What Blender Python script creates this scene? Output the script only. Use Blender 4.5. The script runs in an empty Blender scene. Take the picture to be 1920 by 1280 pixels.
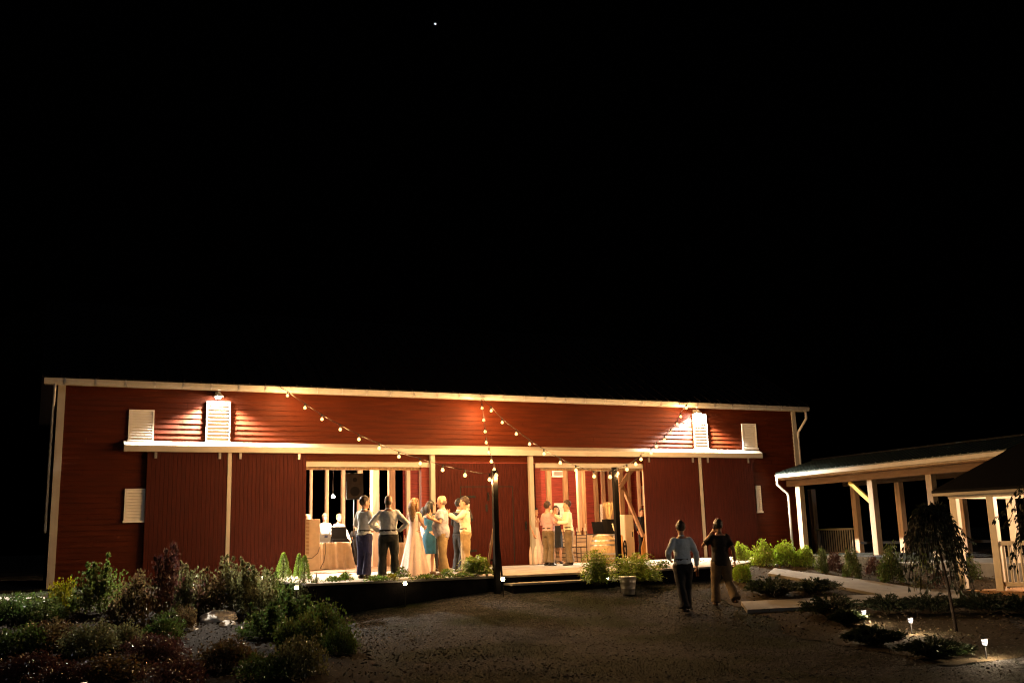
import bpy, bmesh, math, random
from mathutils import Vector, Matrix, noise
R_ = math.radians
SC = bpy.context.scene
COL = SC.collection
random.seed(7)

# ------------------------------------------------------------------ camera, world, exposure
YAW, PITCH, ROLL = R_(25.7135), R_(11.2091), R_(-1.6572)
CAM = Vector((0.0, -26.5, 0.742))
FWD = Vector((math.sin(YAW)*math.cos(PITCH), math.cos(YAW)*math.cos(PITCH), math.sin(PITCH)))
_r = Vector((math.cos(YAW), -math.sin(YAW), 0)); _u = _r.cross(FWD)
RGT = _r*math.cos(ROLL) + _u*math.sin(ROLL)
UPV = -_r*math.sin(ROLL) + _u*math.cos(ROLL)
cam = bpy.data.cameras.new('camera'); camo = bpy.data.objects.new('camera', cam); COL.objects.link(camo)
cam.lens = 35.0; cam.sensor_width = 36.0; cam.clip_start = 0.1; cam.clip_end = 3000
m = Matrix((RGT, UPV, -FWD)).transposed().to_4x4(); m.translation = CAM
camo.matrix_world = m
SC.camera = camo

W = bpy.data.worlds.new('World'); SC.world = W; W.use_nodes = True
nt = W.node_tree; bg = nt.nodes['Background']
sky = nt.nodes.new('ShaderNodeTexSky'); sky.sky_type = 'NISHITA'; sky.sun_disc = False
sky.sun_elevation = R_(-3.0); sky.sun_rotation = R_(200)
nt.links.new(sky.outputs[0], bg.inputs[0]); bg.inputs[1].default_value = 0.0015   # deep night

moon = bpy.data.lights.new('moonlight', 'SUN'); moon.energy = 0.10; moon.angle = R_(0.5); moon.color = (.93,.95,1.0)
mo = bpy.data.objects.new('moonlight', moon); COL.objects.link(mo); mo.rotation_euler = (R_(58), 0, R_(8))
SC.view_settings.view_transform = 'Standard'; SC.view_settings.look = 'None'
SC.view_settings.exposure = 0.0; SC.view_settings.gamma = 1.0
SC.render.engine = 'CYCLES'
cy = SC.cycles
cy.use_denoising = True; cy.use_adaptive_sampling = False; cy.light_sampling_threshold = 0.0; cy.filter_width = 1.2
cy.max_bounces = 5; cy.diffuse_bounces = 3; cy.glossy_bounces = 3; cy.transmission_bounces = 4
cy.sample_clamp_indirect = 4.0; cy.sample_clamp_direct = 80.0
cy.caustics_reflective = False; cy.caustics_refractive = False

# ------------------------------------------------------------------ laying out: photograph measurements to places
def ray(px, py): return FWD + RGT*((px-960)/1866.67) - UPV*((py-640)/1866.67)
def wall(px, py, Y=0.0):
    d = ray(px, py); return CAM + d*((Y-CAM.y)/d.y)
def flat(px, py, z=0.0):
    d = ray(px, py); return CAM + d*((z-CAM.z)/d.z)
def atx(px, py, X):
    d = ray(px, py); return CAM + d*(X/d.x)
def at(px, py, dep): return CAM + ray(px, py)*dep
def sstep(a, b, x):
    t = min(1, max(0, (x-a)/(b-a))); return t*t*(3-2*t)
def terrain(x, y):
    s = max(0.0, -y)
    zl = -.08-.03*s if s < 7.2 else -.296-.144*(s-7.2) if s < 10 else -.70-.27*(1-math.exp(-(s-10)*.144/.27))
    if s < 5: zr = -.03
    elif s < 10: zr = -.03-.122*(s-5)
    else: zr = -.64-.33*(1-math.exp(-(s-10)*.122/.33))
    zf = -.10-.088*s if s < 7 else -.716-.15*(1-math.exp(-(s-7)*.088/.15))
    zl += (zf-zl)*(1-sstep(4.5, 9.5, x))
    k = sstep(13.2, 16.5, x)
    z = zl*(1-k)+zr*k
    return z
def gz(x, y):
    return terrain(x, y)+.035*noise.noise(Vector((x*.35, y*.35, 3.1)))
def ground(px, py):
    d = ray(px, py); t = 4.0
    for _ in range(4000):
        p = CAM+d*t
        if p.z <= gz(p.x, p.y): break
        t += .02
    return Vector((p.x, p.y, gz(p.x, p.y)))

# ------------------------------------------------------------------ materials
def mat(name, color, rough=.7, metal=0.0, var=.12, scale=6.0, bump=0.0, bscale=40.0, island=0.0, spec=.4, stretch=(1,1,1), color2=None, emit=None, estr=0, trans=0.0, sub=0):
    M = bpy.data.materials.new(name); M.use_nodes = True
    n = M.node_tree.nodes; L = M.node_tree.links; b = n['Principled BSDF']
    b.inputs['Roughness'].default_value = rough; b.inputs['Metallic'].default_value = metal
    b.inputs['Specular IOR Level'].default_value = spec
    tc = n.new('ShaderNodeTexCoord'); mp = n.new('ShaderNodeMapping'); mp.inputs['Scale'].default_value = stretch
    L.new(tc.outputs['Object'], mp.inputs[0])
    nz = n.new('ShaderNodeTexNoise'); nz.inputs['Scale'].default_value = scale; nz.inputs['Detail'].default_value = 5
    L.new(mp.outputs[0], nz.inputs['Vector'])
    ra = n.new('ShaderNodeValToRGB'); e = ra.color_ramp.elements
    c2 = color2 or tuple(min(1, c*(1+var)) for c in color)
    c1 = tuple(c*(1-var) for c in color) if not color2 else color
    e[0].position = .3; e[1].position = .7
    e[0].color = (*c1, 1); e[1].color = (*c2, 1)
    L.new(nz.outputs['Fac'], ra.inputs[0]); out = ra.outputs[0]
    if island:
        ge = n.new('ShaderNodeNewGeometry'); hs = n.new('ShaderNodeHueSaturation')
        mr = n.new('ShaderNodeMapRange'); mr.inputs[3].default_value = 1-island; mr.inputs[4].default_value = 1+island
        L.new(ge.outputs['Random Per Island'], mr.inputs[0]); L.new(mr.outputs[0], hs.inputs['Value'])
        mh = n.new('ShaderNodeMapRange'); mh.inputs[3].default_value = .5-island*.06; mh.inputs[4].default_value = .5+island*.06
        L.new(ge.outputs['Random Per Island'], mh.inputs[0]); L.new(mh.outputs[0], hs.inputs['Hue'])
        L.new(out, hs.inputs['Color']); out = hs.outputs[0]
    L.new(out, b.inputs['Base Color'])
    if bump:
        nb = n.new('ShaderNodeTexNoise'); nb.inputs['Scale'].default_value = bscale; nb.inputs['Detail'].default_value = 4
        L.new(mp.outputs[0], nb.inputs['Vector'])
        bp = n.new('ShaderNodeBump'); bp.inputs['Strength'].default_value = bump; bp.inputs['Distance'].default_value = .02
        L.new(nb.outputs['Fac'], bp.inputs['Height']); L.new(bp.outputs[0], b.inputs['Normal'])
    if emit:
        b.inputs['Emission Color'].default_value = (*emit, 1); b.inputs['Emission Strength'].default_value = estr
    if trans: b.inputs['Transmission Weight'].default_value = trans
    return M

M = {}
M['red'] = mat('red barn paint', (.056,.0090,.0014), .65, var=.28, scale=3, bump=.15, bscale=60, stretch=(.4,1,4), spec=.12)
M['redv'] = mat('red vertical board paint', (.041,.0062,.0030), .7, var=.3, scale=5, bump=.2, bscale=50, stretch=(6,6,.5), spec=.12)
M['redin'] = mat('red board wall inside', (.16,.022,.014), .75, var=.3, scale=4, bump=.3, bscale=30, stretch=(.5,1,6))
M['trim'] = mat('cream white trim paint', (.40,.36,.30), .5, var=.08, scale=2, bump=.05)
M['vent'] = mat('white vent slats', (.82,.80,.76), .45, var=.04)
M['galv'] = mat('galvanised metal', (.62,.62,.60), .32, metal=.85, var=.12, scale=8)
M['gutter'] = mat('pale gutter metal', (.46,.44,.40), .4, metal=.25, var=.08)
M['roof'] = mat('dark metal roofing', (.004,.004,.005), .7, var=.3, spec=.1)
M['teal'] = mat('green metal roofing', (.024,.036,.033), .45, metal=.1, var=.15, scale=3)
M['pine'] = mat('pale planed pine', (.52,.36,.24), .65, var=.22, scale=7, bump=.1, stretch=(3,3,.3))
M['oldwood'] = mat('weathered barn timber', (.28,.17,.09), .8, var=.35, scale=5, bump=.3, bscale=25, stretch=(4,4,.4))
M['dark'] = mat('dark stained timber', (.005,.004,.0035), .85, var=.4, scale=6, bump=.3, stretch=(4,4,.5), spec=.1)
M['gaztrim'] = mat('fresh cream pavilion paint', (.74,.67,.56), .5, var=.05)
M['beamw'] = mat('brown stained beam', (.12,.072,.04), .75, var=.25, stretch=(3,.4,3))
M['postw'] = mat('weathered cream post paint', (.28,.22,.155), .6, var=.15, stretch=(3,3,.4))
M['greenwood'] = mat('treated yellow green timber', (.34,.27,.06), .7, var=.2, stretch=(3,3,.4))
M['conc'] = mat('broom finished concrete', (.165,.155,.135), .85, spec=.1, var=.25, scale=2.2, bump=.25, bscale=90)
M['concedge'] = mat('concrete edge in dirt', (.10,.085,.07), .9, var=.3, bump=.3)
M['deckw'] = mat('patio concrete', (.21,.185,.15), .85, var=.38, scale=2.4, spec=.1, bump=.25, bscale=80)
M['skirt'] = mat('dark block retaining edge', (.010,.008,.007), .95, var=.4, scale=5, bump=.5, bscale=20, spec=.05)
M['floor'] = mat('worn plank floor', (.30,.17,.08), .6, var=.3, scale=4, bump=.15, stretch=(.4,5,1))
M['black'] = mat('black plastic', (.008,.008,.009), .7, var=.2, bump=.1, spec=.15)
M['grille'] = mat('speaker grille', (.03,.026,.022), .6, var=.3, bump=.6, bscale=220)
M['steel'] = mat('brushed steel tube', (.6,.6,.6), .3, metal=.9)
M['iron'] = mat('black iron hardware', (.01,.01,.01), .55, metal=.5)
M['rubber'] = mat('black cable', (.012,.011,.01), .6)
M['cloth'] = mat('linen tablecloth', (.66,.56,.45), .9, var=.10, bump=.2, bscale=120, spec=.1)
M['clothw'] = mat('white tablecloth', (.78,.74,.68), .9, var=.06, bump=.2, bscale=120)
M['barrel'] = mat('oak barrel staves', (.40,.27,.14), .65, var=.3, scale=9, bump=.25, stretch=(6,6,.4))
M['hoop'] = mat('barrel hoops', (.55,.52,.48), .35, metal=.9)
M['chairw'] = mat('dark mahogany chair', (.035,.014,.008), .4, var=.3)
M['cushion'] = mat('ivory chair cushion', (.55,.42,.26), .85, var=.1)
M['board'] = mat('pale plywood', (.56,.45,.32), .7, var=.14, scale=3, bump=.1, stretch=(1,1,.2))
M['orangeboard'] = mat('orange pine board', (.55,.28,.09), .6, var=.18, stretch=(3,3,.4))
M['straw'] = mat('dry reed stalks', (.62,.46,.25), .8, island=.3)
M['glass'] = mat('clear glass bottle', (.75,.7,.55), .08, var=.1, spec=.7)
M['gbrown'] = mat('amber bottle glass', (.10,.035,.01), .1, spec=.7)
M['screen'] = mat('dark laptop lid', (.008,.008,.01), .25, spec=.6)
M['laptop'] = mat('pale blue laptop lid', (.45,.55,.72), .4, metal=.1)
M['logo'] = mat('blue laptop sticker', (.06,.10,.30), .4)
M['rock'] = mat('pale limestone', (.46,.45,.43), .85, var=.3, scale=4, bump=.8, bscale=14)
M['soil'] = mat('dark mulch', (.009,.0065,.005), .95, var=.6, scale=20, bump=1, bscale=60, spec=.02)
M['bark'] = mat('brown bark', (.016,.011,.008), .9, var=.4, bump=.6, spec=.1)
M['stem'] = mat('woody stems', (.06,.04,.022), .9, var=.3)
def leafmat(n, c, rough=.38, isl=.55, c2=None, tr=.28):
    q = mat(n, c, rough, var=.3, scale=3, island=isl, spec=.55, color2=c2); N = q.node_tree.nodes; L = q.node_tree.links
    b = N['Principled BSDF']; src = b.inputs['Base Color'].links[0].from_socket
    t = N.new('ShaderNodeBsdfTranslucent'); mx = N.new('ShaderNodeMixShader'); mx.inputs[0].default_value = tr
    g = N.new('ShaderNodeHueSaturation'); g.inputs['Saturation'].default_value = 1.1; g.inputs['Value'].default_value = 1.7
    L.new(src, g.inputs['Color']); L.new(g.outputs[0], t.inputs[0]); L.new(b.outputs[0], mx.inputs[1]); L.new(t.outputs[0], mx.inputs[2]); L.new(mx.outputs[0], N['Material Output'].inputs[0])
    return q
M['leaf'] = leafmat('green shrub leaves', (.038,.056,.014), c2=(.068,.082,.024), rough=.27)
M['leafdark'] = leafmat('dark green shrub leaves', (.03,.05,.014), c2=(.05,.07,.02), rough=.27)
M['leafyel'] = leafmat('yellow green leaves', (.09,.09,.01), c2=(.16,.14,.015))
M['leafred'] = leafmat('burgundy leaves', (.035,.014,.014), c2=(.055,.024,.02), rough=.28, tr=.25)
M['leafrose'] = leafmat('rose bush leaves', (.042,.038,.018), c2=(.065,.036,.02), rough=.25, tr=.35)
M['leafbright'] = leafmat('bright spring leaves', (.13,.19,.022), c2=(.18,.23,.035))
M['leafgrey'] = leafmat('silvery olive leaves', (.062,.064,.03), c2=(.105,.105,.05), rough=.25)
M['juniper'] = leafmat('dark juniper needles', (.014,.022,.008), rough=.7, tr=.15)
M['spruce'] = leafmat('fresh spruce needles', (.11,.17,.03), rough=.6, isl=.4)
M['fern'] = leafmat('fern fronds', (.12,.165,.02), rough=.45)
M['ivy'] = leafmat('creeping leaves', (.08,.12,.02), rough=.5)
M['weep'] = leafmat('weeping cherry leaves', (.010,.013,.005), rough=.7, tr=.15)
M['petal'] = mat('pale petals', (.55,.42,.33), .7, island=.3)

def bulbmat(name, col, s):
    m_ = bpy.data.materials.new(name); m_.use_nodes = True
    n = m_.node_tree.nodes; n.remove(n['Principled BSDF'])
    e = n.new('ShaderNodeEmission'); e.inputs[0].default_value = (*col, 1); e.inputs[1].default_value = s
    m_.node_tree.links.new(e.outputs[0], n['Material Output'].inputs[0]); return m_
M['bulb'] = bulbmat('warm bulb glow', (1.0,.54,.17), 4.5)
M['flood'] = bulbmat('white floodlight lens', (1.0,.93,.82), 900)
M['worklamp'] = bulbmat('warm white work lamp', (1.0,.78,.48), 700)
M['pend'] = bulbmat('warm pendant bulb', (1.0,.62,.32), 420)
M['solar'] = bulbmat('white path light glow', (1.0,.90,.84), 1.5)
M['steplamp'] = bulbmat('warm step light glow', (1.0,.75,.42), 60)
M['star'] = bulbmat('star glow', (.85,1,.95), 30)
M['ledbl'] = bulbmat('cool screen glow', (.3,.6,1), 1.2)

# gravel ground: dirt and grass patches, pale stones
def ground_mat():
    g = bpy.data.materials.new('gravel and thin grass'); g.use_nodes = True
    n = g.node_tree.nodes; L = g.node_tree.links; b = n['Principled BSDF']; b.inputs['Roughness'].default_value = .92
    b.inputs['Specular IOR Level'].default_value = .02
    tc = n.new('ShaderNodeTexCoord')
    def N(s, d=6): 
        x = n.new('ShaderNodeTexNoise'); x.inputs['Scale'].default_value = s; x.inputs['Detail'].default_value = d; L.new(tc.outputs['Object'], x.inputs['Vector']); return x
    def ramp(inp, p0, c0, p1, c1):
        r = n.new('ShaderNodeValToRGB'); r.color_ramp.elements[0].position = p0; r.color_ramp.elements[1].position = p1
        r.color_ramp.elements[0].color = (*c0,1); r.color_ramp.elements[1].color = (*c1,1); L.new(inp, r.inputs[0]); return r
    def mix(f, a, c, t='MIX'):
        x = n.new('ShaderNodeMix'); x.data_type = 'RGBA'; x.blend_type = t
        if hasattr(f, 'name'): L.new(f, x.inputs[0])
        else: x.inputs[0].default_value = f
        L.new(a, x.inputs[6]); L.new(c, x.inputs[7]); return x.outputs[2]
    v = n.new('ShaderNodeTexVoronoi'); v.inputs['Scale'].default_value = 26; L.new(tc.outputs['Object'], v.inputs['Vector'])
    sep = n.new('ShaderNodeSeparateColor'); L.new(v.outputs['Color'], sep.inputs[0])
    stone = ramp(sep.outputs[0], .1, (.010,.010,.0105), .97, (.11,.11,.114))
    dirt = ramp(N(1.3).outputs[0], .35, (.010,.0098,.010), .68, (.034,.034,.036))
    base = mix(.55, dirt.outputs[0], stone.outputs[0])
    gr = ramp(N(55,8).outputs[0], .35, (.009,.012,.006), .7, (.027,.032,.016))
    pm = ramp(N(.55,4).outputs[0], .47, (0,0,0), .60, (1,1,1))
    fin = mix(pm.outputs[0], base, gr.outputs[0])
    L.new(fin, b.inputs['Base Color'])
    nb = N(34, 8); bp = n.new('ShaderNodeBump'); bp.inputs['Strength'].default_value = .9; bp.inputs['Distance'].default_value = .05
    ad = n.new('ShaderNodeMath'); ad.operation = 'SUBTRACT'; L.new(nb.outputs[0], ad.inputs[0]); L.new(v.outputs['Distance'], ad.inputs[1])
    L.new(ad.outputs[0], bp.inputs['Height']); L.new(bp.outputs[0], b.inputs['Normal'])
    return g
M['ground'] = ground_mat()

# ------------------------------------------------------------------ mesh helpers
def tag(o, label=None, cat=None, group=None, kind=None):
    if label: o['label'] = label
    if cat: o['category'] = cat
    if group: o['group'] = group
    if kind: o['kind'] = kind
    return o
def thing(name, loc, label, cat, group=None, rz=0.0, scale=1.0):
    o = bpy.data.objects.new(name, None); o.empty_display_size = .2
    o.location = loc; o.rotation_euler = (0,0,rz); o.scale = (scale,)*3
    COL.objects.link(o); return tag(o, label, cat, group)
def copy_tree(o, parent=None):
    c = o.copy(); COL.objects.link(c)
    if parent is not None: c.parent = parent
    for ch in o.children: copy_tree(ch, c)
    return c
class MB:
    def __init__(s): s.b = bmesh.new()
    def box(s, x0, x1, y0, y1, z0, z1):
        v = [s.b.verts.new(p) for p in ((x0,y0,z0),(x1,y0,z0),(x1,y1,z0),(x0,y1,z0),(x0,y0,z1),(x1,y0,z1),(x1,y1,z1),(x0,y1,z1))]
        for f in ((3,2,1,0),(4,5,6,7),(0,1,5,4),(1,2,6,5),(2,3,7,6),(3,0,4,7)): s.b.faces.new([v[i] for i in f])
        return s
    def bar(s, p0, p1, w, d, ref=(0,0,1)):
        p0, p1 = Vector(p0), Vector(p1); t = (p1-p0).normalized(); r = Vector(ref)
        if abs(t.dot(r)) > .98: r = Vector((0,1,0))
        a = t.cross(r).normalized(); c = a.cross(t)
        q = []
        for p in (p0, p1):
            for i, j in ((-1,-1),(1,-1),(1,1),(-1,1)): q.append(s.b.verts.new(p+a*(w/2*i)+c*(d/2*j)))
        for f in ((3,2,1,0),(4,5,6,7),(0,1,5,4),(1,2,6,5),(2,3,7,6),(3,0,4,7)): s.b.faces.new([q[i] for i in f])
        return s
    def prism(s, poly, axis, a0, a1):
        """poly: 2-D points of the cross section; axis x: (y,z); y: (x,z); z: (x,y)"""
        def P(u, v, a): return (a,u,v) if axis == 'x' else (u,a,v) if axis == 'y' else (u,v,a)
        A = [s.b.verts.new(P(u,v,a0)) for u, v in poly]; B = [s.b.verts.new(P(u,v,a1)) for u, v in poly]
        k = len(poly)
        for i in range(k): s.b.faces.new((A[i], A[(i+1)%k], B[(i+1)%k], B[i]))
        s.b.faces.new(A[::-1]); s.b.faces.new(B); return s
    def tube(s, pts, rad, n=10, side=None, cap=True):
        """rad: number, or list of r / (rx, ry); side: reference for rx"""
        pts = [Vector(p) for p in pts]; k = len(pts)
        if not isinstance(rad, (list, tuple)): rad = [rad]*k
        rings = []; ref = Vector(side) if side else None; prev = None
        for i, p in enumerate(pts):
            t = (pts[min(i+1,k-1)]-pts[max(i-1,0)])
            t = t.normalized() if t.length > 1e-9 else Vector((0,0,1))
            if ref is not None: a = ref-t*ref.dot(t)
            elif prev is not None: a = prev-t*prev.dot(t)
            else: a = t.cross(Vector((0,0,1))) if abs(t.z) < .9 else t.cross(Vector((0,1,0)))
            if a.length < 1e-6: a = t.cross(Vector((0,1,0)))
            a.normalize(); prev = a; c = t.cross(a)
            rr = rad[i]; rx, ry = rr if isinstance(rr, (tuple, list)) else (rr, rr)
            rings.append([s.b.verts.new(p+a*(rx*math.cos(2*math.pi*j/n))+c*(ry*math.sin(2*math.pi*j/n))) for j in range(n)])
        for A, B in zip(rings, rings[1:]):
            for j in range(n): s.b.faces.new((A[j], A[(j+1)%n], B[(j+1)%n], B[j]))
        if cap: s.b.faces.new(rings[0][::-1]); s.b.faces.new(rings[-1])
        return s
    def ball(s, c, r, sub=2, rot=None):
        r = r if isinstance(r, (tuple, list)) else (r,)*3
        mt = Matrix.Translation(Vector(c)) @ (rot.to_4x4() if rot else Matrix()) @ Matrix.Diagonal((*r,1))
        bmesh.ops.create_icosphere(s.b, subdivisions=sub, radius=1, matrix=mt); return s
    def lathe(s, prof, n=24, c=(0,0,0), cap=True):
        rings = [[s.b.verts.new((c[0]+r*math.cos(2*math.pi*j/n), c[1]+r*math.sin(2*math.pi*j/n), c[2]+z)) for j in range(n)] for r, z in prof]
        for A, B in zip(rings, rings[1:]):
            for j in range(n): s.b.faces.new((A[j], A[(j+1)%n], B[(j+1)%n], B[j]))
        if cap: s.b.faces.new(rings[0][::-1]); s.b.faces.new(rings[-1])
        return s
    def quad(s, *p): s.b.faces.new([s.b.verts.new(q) for q in p]); return s
    def build(s, name, m_, parent=None, smooth=False, bevel=0.0, label=None):
        bmesh.ops.recalc_face_normals(s.b, faces=s.b.faces[:]) if smooth != 'raw' else None
        me = bpy.data.meshes.new(name); s.b.to_mesh(me); s.b.free()
        return link(name, me, m_, parent, smooth is True, bevel, label)
def link(name, me, m_, parent=None, smooth=False, bevel=0.0, label=None):
    o = bpy.data.objects.new(name, me); COL.objects.link(o)
    for q in (m_ if isinstance(m_, (list, tuple)) else [m_]):
        if q: me.materials.append(q)
    if smooth: me.polygons.foreach_set('use_smooth', [True]*len(me.polygons))
    if parent is not None: o.parent = parent
    if bevel:
        b = o.modifiers.new('bevel', 'BEVEL'); b.width = bevel; b.segments = 2; b.limit_method = 'ANGLE'
    if label: o['label'] = label
    return o
def light(name, kind, loc, power, col, parent=None, **kw):
    d = bpy.data.lights.new(name, kind); d.energy = power; d.color = col
    for k, v in kw.items(): setattr(d, k, v)
    o = bpy.data.objects.new(name, d); o.location = loc; COL.objects.link(o)
    if parent is not None: o.parent = parent
    return o

# ------------------------------------------------------------------ ground, patio, paths
def make_ground():
    b = bmesh.new()
    def axis(lo, hi, step, far):
        a = [lo+step*i for i in range(int((hi-lo)/step)+1)]
        return [lo-far, lo-far*.3, lo-far*.08, lo-far*.02] + a + [hi+far*.02, hi+far*.08, hi+far*.3, hi+far]
    xs = axis(-8, 34, .25, 500); ys = axis(-30, 16, .25, 500)
    g = [[b.verts.new((x, y, gz(x, y) if (-9 < x < 35 and -31 < y < 17) else terrain(min(max(x,-8),34), min(max(y,-30),16))-.2)) for x in xs] for y in ys]
    for j in range(len(ys)-1):
        for i in range(len(xs)-1): b.faces.new((g[j][i], g[j][i+1], g[j+1][i+1], g[j+1][i]))
    me = bpy.data.meshes.new('ground'); b.to_mesh(me); b.free()
    tag(link('ground', me, M['ground'], smooth=True), kind='structure')
make_ground()
def inpoly(x, y, P):
    c = False; k = len(P)
    for i in range(k):
        x0, y0 = P[i]; x1, y1 = P[(i+1)%k]
        if (y0 > y) != (y1 > y) and x < (x1-x0)*(y-y0)/(y1-y0)+x0: c = not c
    return c
def bed(name, P, dz, mt, res=.14, rough=.03):
    xs = [p[0] for p in P]; ys = [p[1] for p in P]; b = bmesh.new(); V = {}
    def vert(i, j):
        if (i, j) not in V:
            x, y = i*res, j*res
            V[i,j] = b.verts.new((x, y, gz(x,y)+dz+rough*noise.noise(Vector((x*5,y*5,0)))+.5*rough*noise.noise(Vector((x*13,y*13,4)))))
        return V[i,j]
    for i in range(int(min(xs)/res)-1, int(max(xs)/res)+2):
        for j in range(int(min(ys)/res)-1, int(max(ys)/res)+2):
            x, y = (i+.5)*res, (j+.5)*res; w = .25*noise.noise(Vector((x*.9,y*.9,9)))
            if inpoly(x+w, y+w, P): b.faces.new((vert(i,j),vert(i+1,j),vert(i+1,j+1),vert(i,j+1)))
    me = bpy.data.meshes.new(name); b.to_mesh(me); b.free()
    return tag(link(name, me, mt, smooth=True), kind='structure')
bed('mulch_bed', [(-4,-1.0),(4.4,-1.0),(4.7,-6.8),(5.2,-8.2),(5.0,-10),(4.4,-12.5),(3.4,-17),(-3,-17)], .012, M['soil'], rough=.02)
M['mulch2'] = mat('brown bark mulch', (.018,.014,.009), .95, var=.6, scale=25, bump=1, bscale=70, color2=(.058,.046,.030), spec=.02)
bed('mulch_bed', [(14.5,-7.2),(16.8,-5.0),(21.0,-1.0),(21.1,-9.2),(19.5,-12.5),(16,-13.5),(12.5,-17),(10.5,-17),(11.2,-13.2),(12.4,-11.6),(13,-9)], .012, M['mulch2'], rough=.02)

XN = 11.6
patio_poly = [(4.9,-6.72),(8.9,-7.15),(11.6,-7.25),(12.42,-7.5),(13.95,-7.45),(15.2,-6.9),(16.6,-5.6),(18.3,-4.2),(19.5,-2.4),(20.2,-.06),(4.9,-.06)]
tag(MB().prism(patio_poly, 'z', -.045, 0.0).build('patio', M['deckw'], bevel=.006), kind='structure')
inner = [(5.0,-6.62),(8.9,-7.05),(11.6,-7.15),(12.42,-7.4),(13.9,-7.35),(15.1,-6.8),(15.4,-6),(15.4,-.2),(5.0,-.2)]
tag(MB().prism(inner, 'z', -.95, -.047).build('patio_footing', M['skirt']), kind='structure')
tag(MB().box(8.95, 11.45, -7.60, -7.17, -.195, -.15).build('patio_step', M['deckw'], bevel=.006), kind='structure')

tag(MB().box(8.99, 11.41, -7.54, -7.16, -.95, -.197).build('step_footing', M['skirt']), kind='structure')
def strip(name, up, lo, dz, thick, mt):
    """concrete path between two edges that follow the ground"""
    def resample(P, n):
        L = [0]
        for a, c in zip(P, P[1:]): L.append(L[-1]+(c-a).length)
        out = []
        for i in range(n):
            s = L[-1]*i/(n-1); k = max(0, min(len(P)-2, next((q for q in range(len(L)-1) if L[q+1] >= s-1e-9), len(P)-2)))
            out.append(P[k].lerp(P[k+1], (s-L[k])/max(1e-9, L[k+1]-L[k])))
        return out
    A, B = resample(up, 40), resample(lo, 40); b = bmesh.new(); rows = []
    for p, q in zip(A, B):
        za, zb = gz(p.x,p.y)+dz, gz(q.x,q.y)+dz
        if abs(za-zb) > .25: za = zb = max(za, zb)
        rows.append([b.verts.new((p.x,p.y,za-thick)), b.verts.new((p.x,p.y,za)), b.verts.new((q.x,q.y,zb)), b.verts.new((q.x,q.y,zb-thick))])
    for r, s in zip(rows, rows[1:]):
        for i in range(3): b.faces.new((r[i], r[i+1], s[i+1], s[i]))
    b.faces.new(rows[0]); b.faces.new(rows[-1][::-1])
    bmesh.ops.recalc_face_normals(b, faces=b.faces[:])
    me = bpy.data.meshes.new(name); b.to_mesh(me); b.free()
    return tag(link(name, me, mt), kind='structure')
G = lambda L: [ground(*p) for p in L]
strip('path', G([(1452,1070),(1500,1077),(1560,1084),(1640,1095),(1720,1108),(1800,1112)]), G([(1440,1080),(1500,1090),(1560,1102),(1640,1118),(1720,1132),(1800,1136)]), .075, .25, M['conc'])
strip('path', G([(1390,1134),(1450,1131),(1510,1128),(1600,1122),(1680,1121)]), G([(1402,1150),(1455,1147),(1510,1144),(1600,1138),(1690,1133)]), .075, .25, M['conc'])
strip('path', G([(-60,1120),(-10,1121),(40,1121),(84,1121)]), G([(-60,1132),(-10,1131),(40,1128),(84,1126)]), .03, .2, M['conc'])
tag(MB().box(21.15, 25.6, -10.5, -.06, -.75, -.16).build('walkway_slab', M['conc'], bevel=.01), kind='structure')

# ------------------------------------------------------------------ the barn
BX0, BX1, EAVE, DEP = wall(113,716).x, wall(1487,766).x, 4.80, 9.6
OL0, OL1, OR0, OR1 = 6.5, 10.12, 13.38, 17.24          # the two door openings
TZ0, TZ1 = 3.13, 3.37                                   # the white door track
OPZ = 2.79
barn = thing('barn', ((BX0+BX1)/2, 0, 0), 'long red clapboard barn with white trim, lit up at night with two wide doors open', 'barn')
BO = Vector(barn.location)
def part(mb, name, mt, parent=barn, **kw):
    off = -BO
    bmesh.ops.translate(mb.b, verts=mb.b.verts[:], vec=off)
    return mb.build(name, mt, parent, **kw)
# lap siding
mb = MB(); rows = int((EAVE+.35)/.132)
for k in range(rows):
    z0 = -.35+k*.132; z1 = min(z0+.132, EAVE)
    if z0 < OPZ+.13 - .05: segs = [(BX0, OL0+.02), (OR1-.02, BX1)]
    else: segs = [(BX0, BX1)]
    for a, c in segs:
        cuts = [a]+sorted(random.uniform(a, c) for _ in range(int((c-a)/5)))+[c]
        for p, q in zip(cuts, cuts[1:]):
            t = .026+random.uniform(-.003,.003); q2 = q-.002
            mb.prism([(0,z0),(-t,z0),(-.008,z1),(0,z1)], 'x', p, q2)
part(mb, 'siding', M['red'])
mb = MB()
for i in range(int((OR0-OL1)/.098)+1):
    a = OL1+i*.098; c = min(a+.096, OR0)
    if c-a > .01: mb.prism([(a+.004,-.03),(c-.004,-.03),(c,-.026),(c,.0),(a,.0),(a,-.026)], 'z', .0, OPZ+.12)
wallmid = part(mb, 'board_panel', M['redv'])
part(MB().box(OL1-.3, OL1+.1, .005, .13, 0, OPZ+.2).box(OR0-.1, OR0+.2, .005, .13, 0, OPZ+.2).box(OL1+.1, OR0-.1, .005, .10, 0, OPZ+.2), 'inner_wall', M['redin'])
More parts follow.
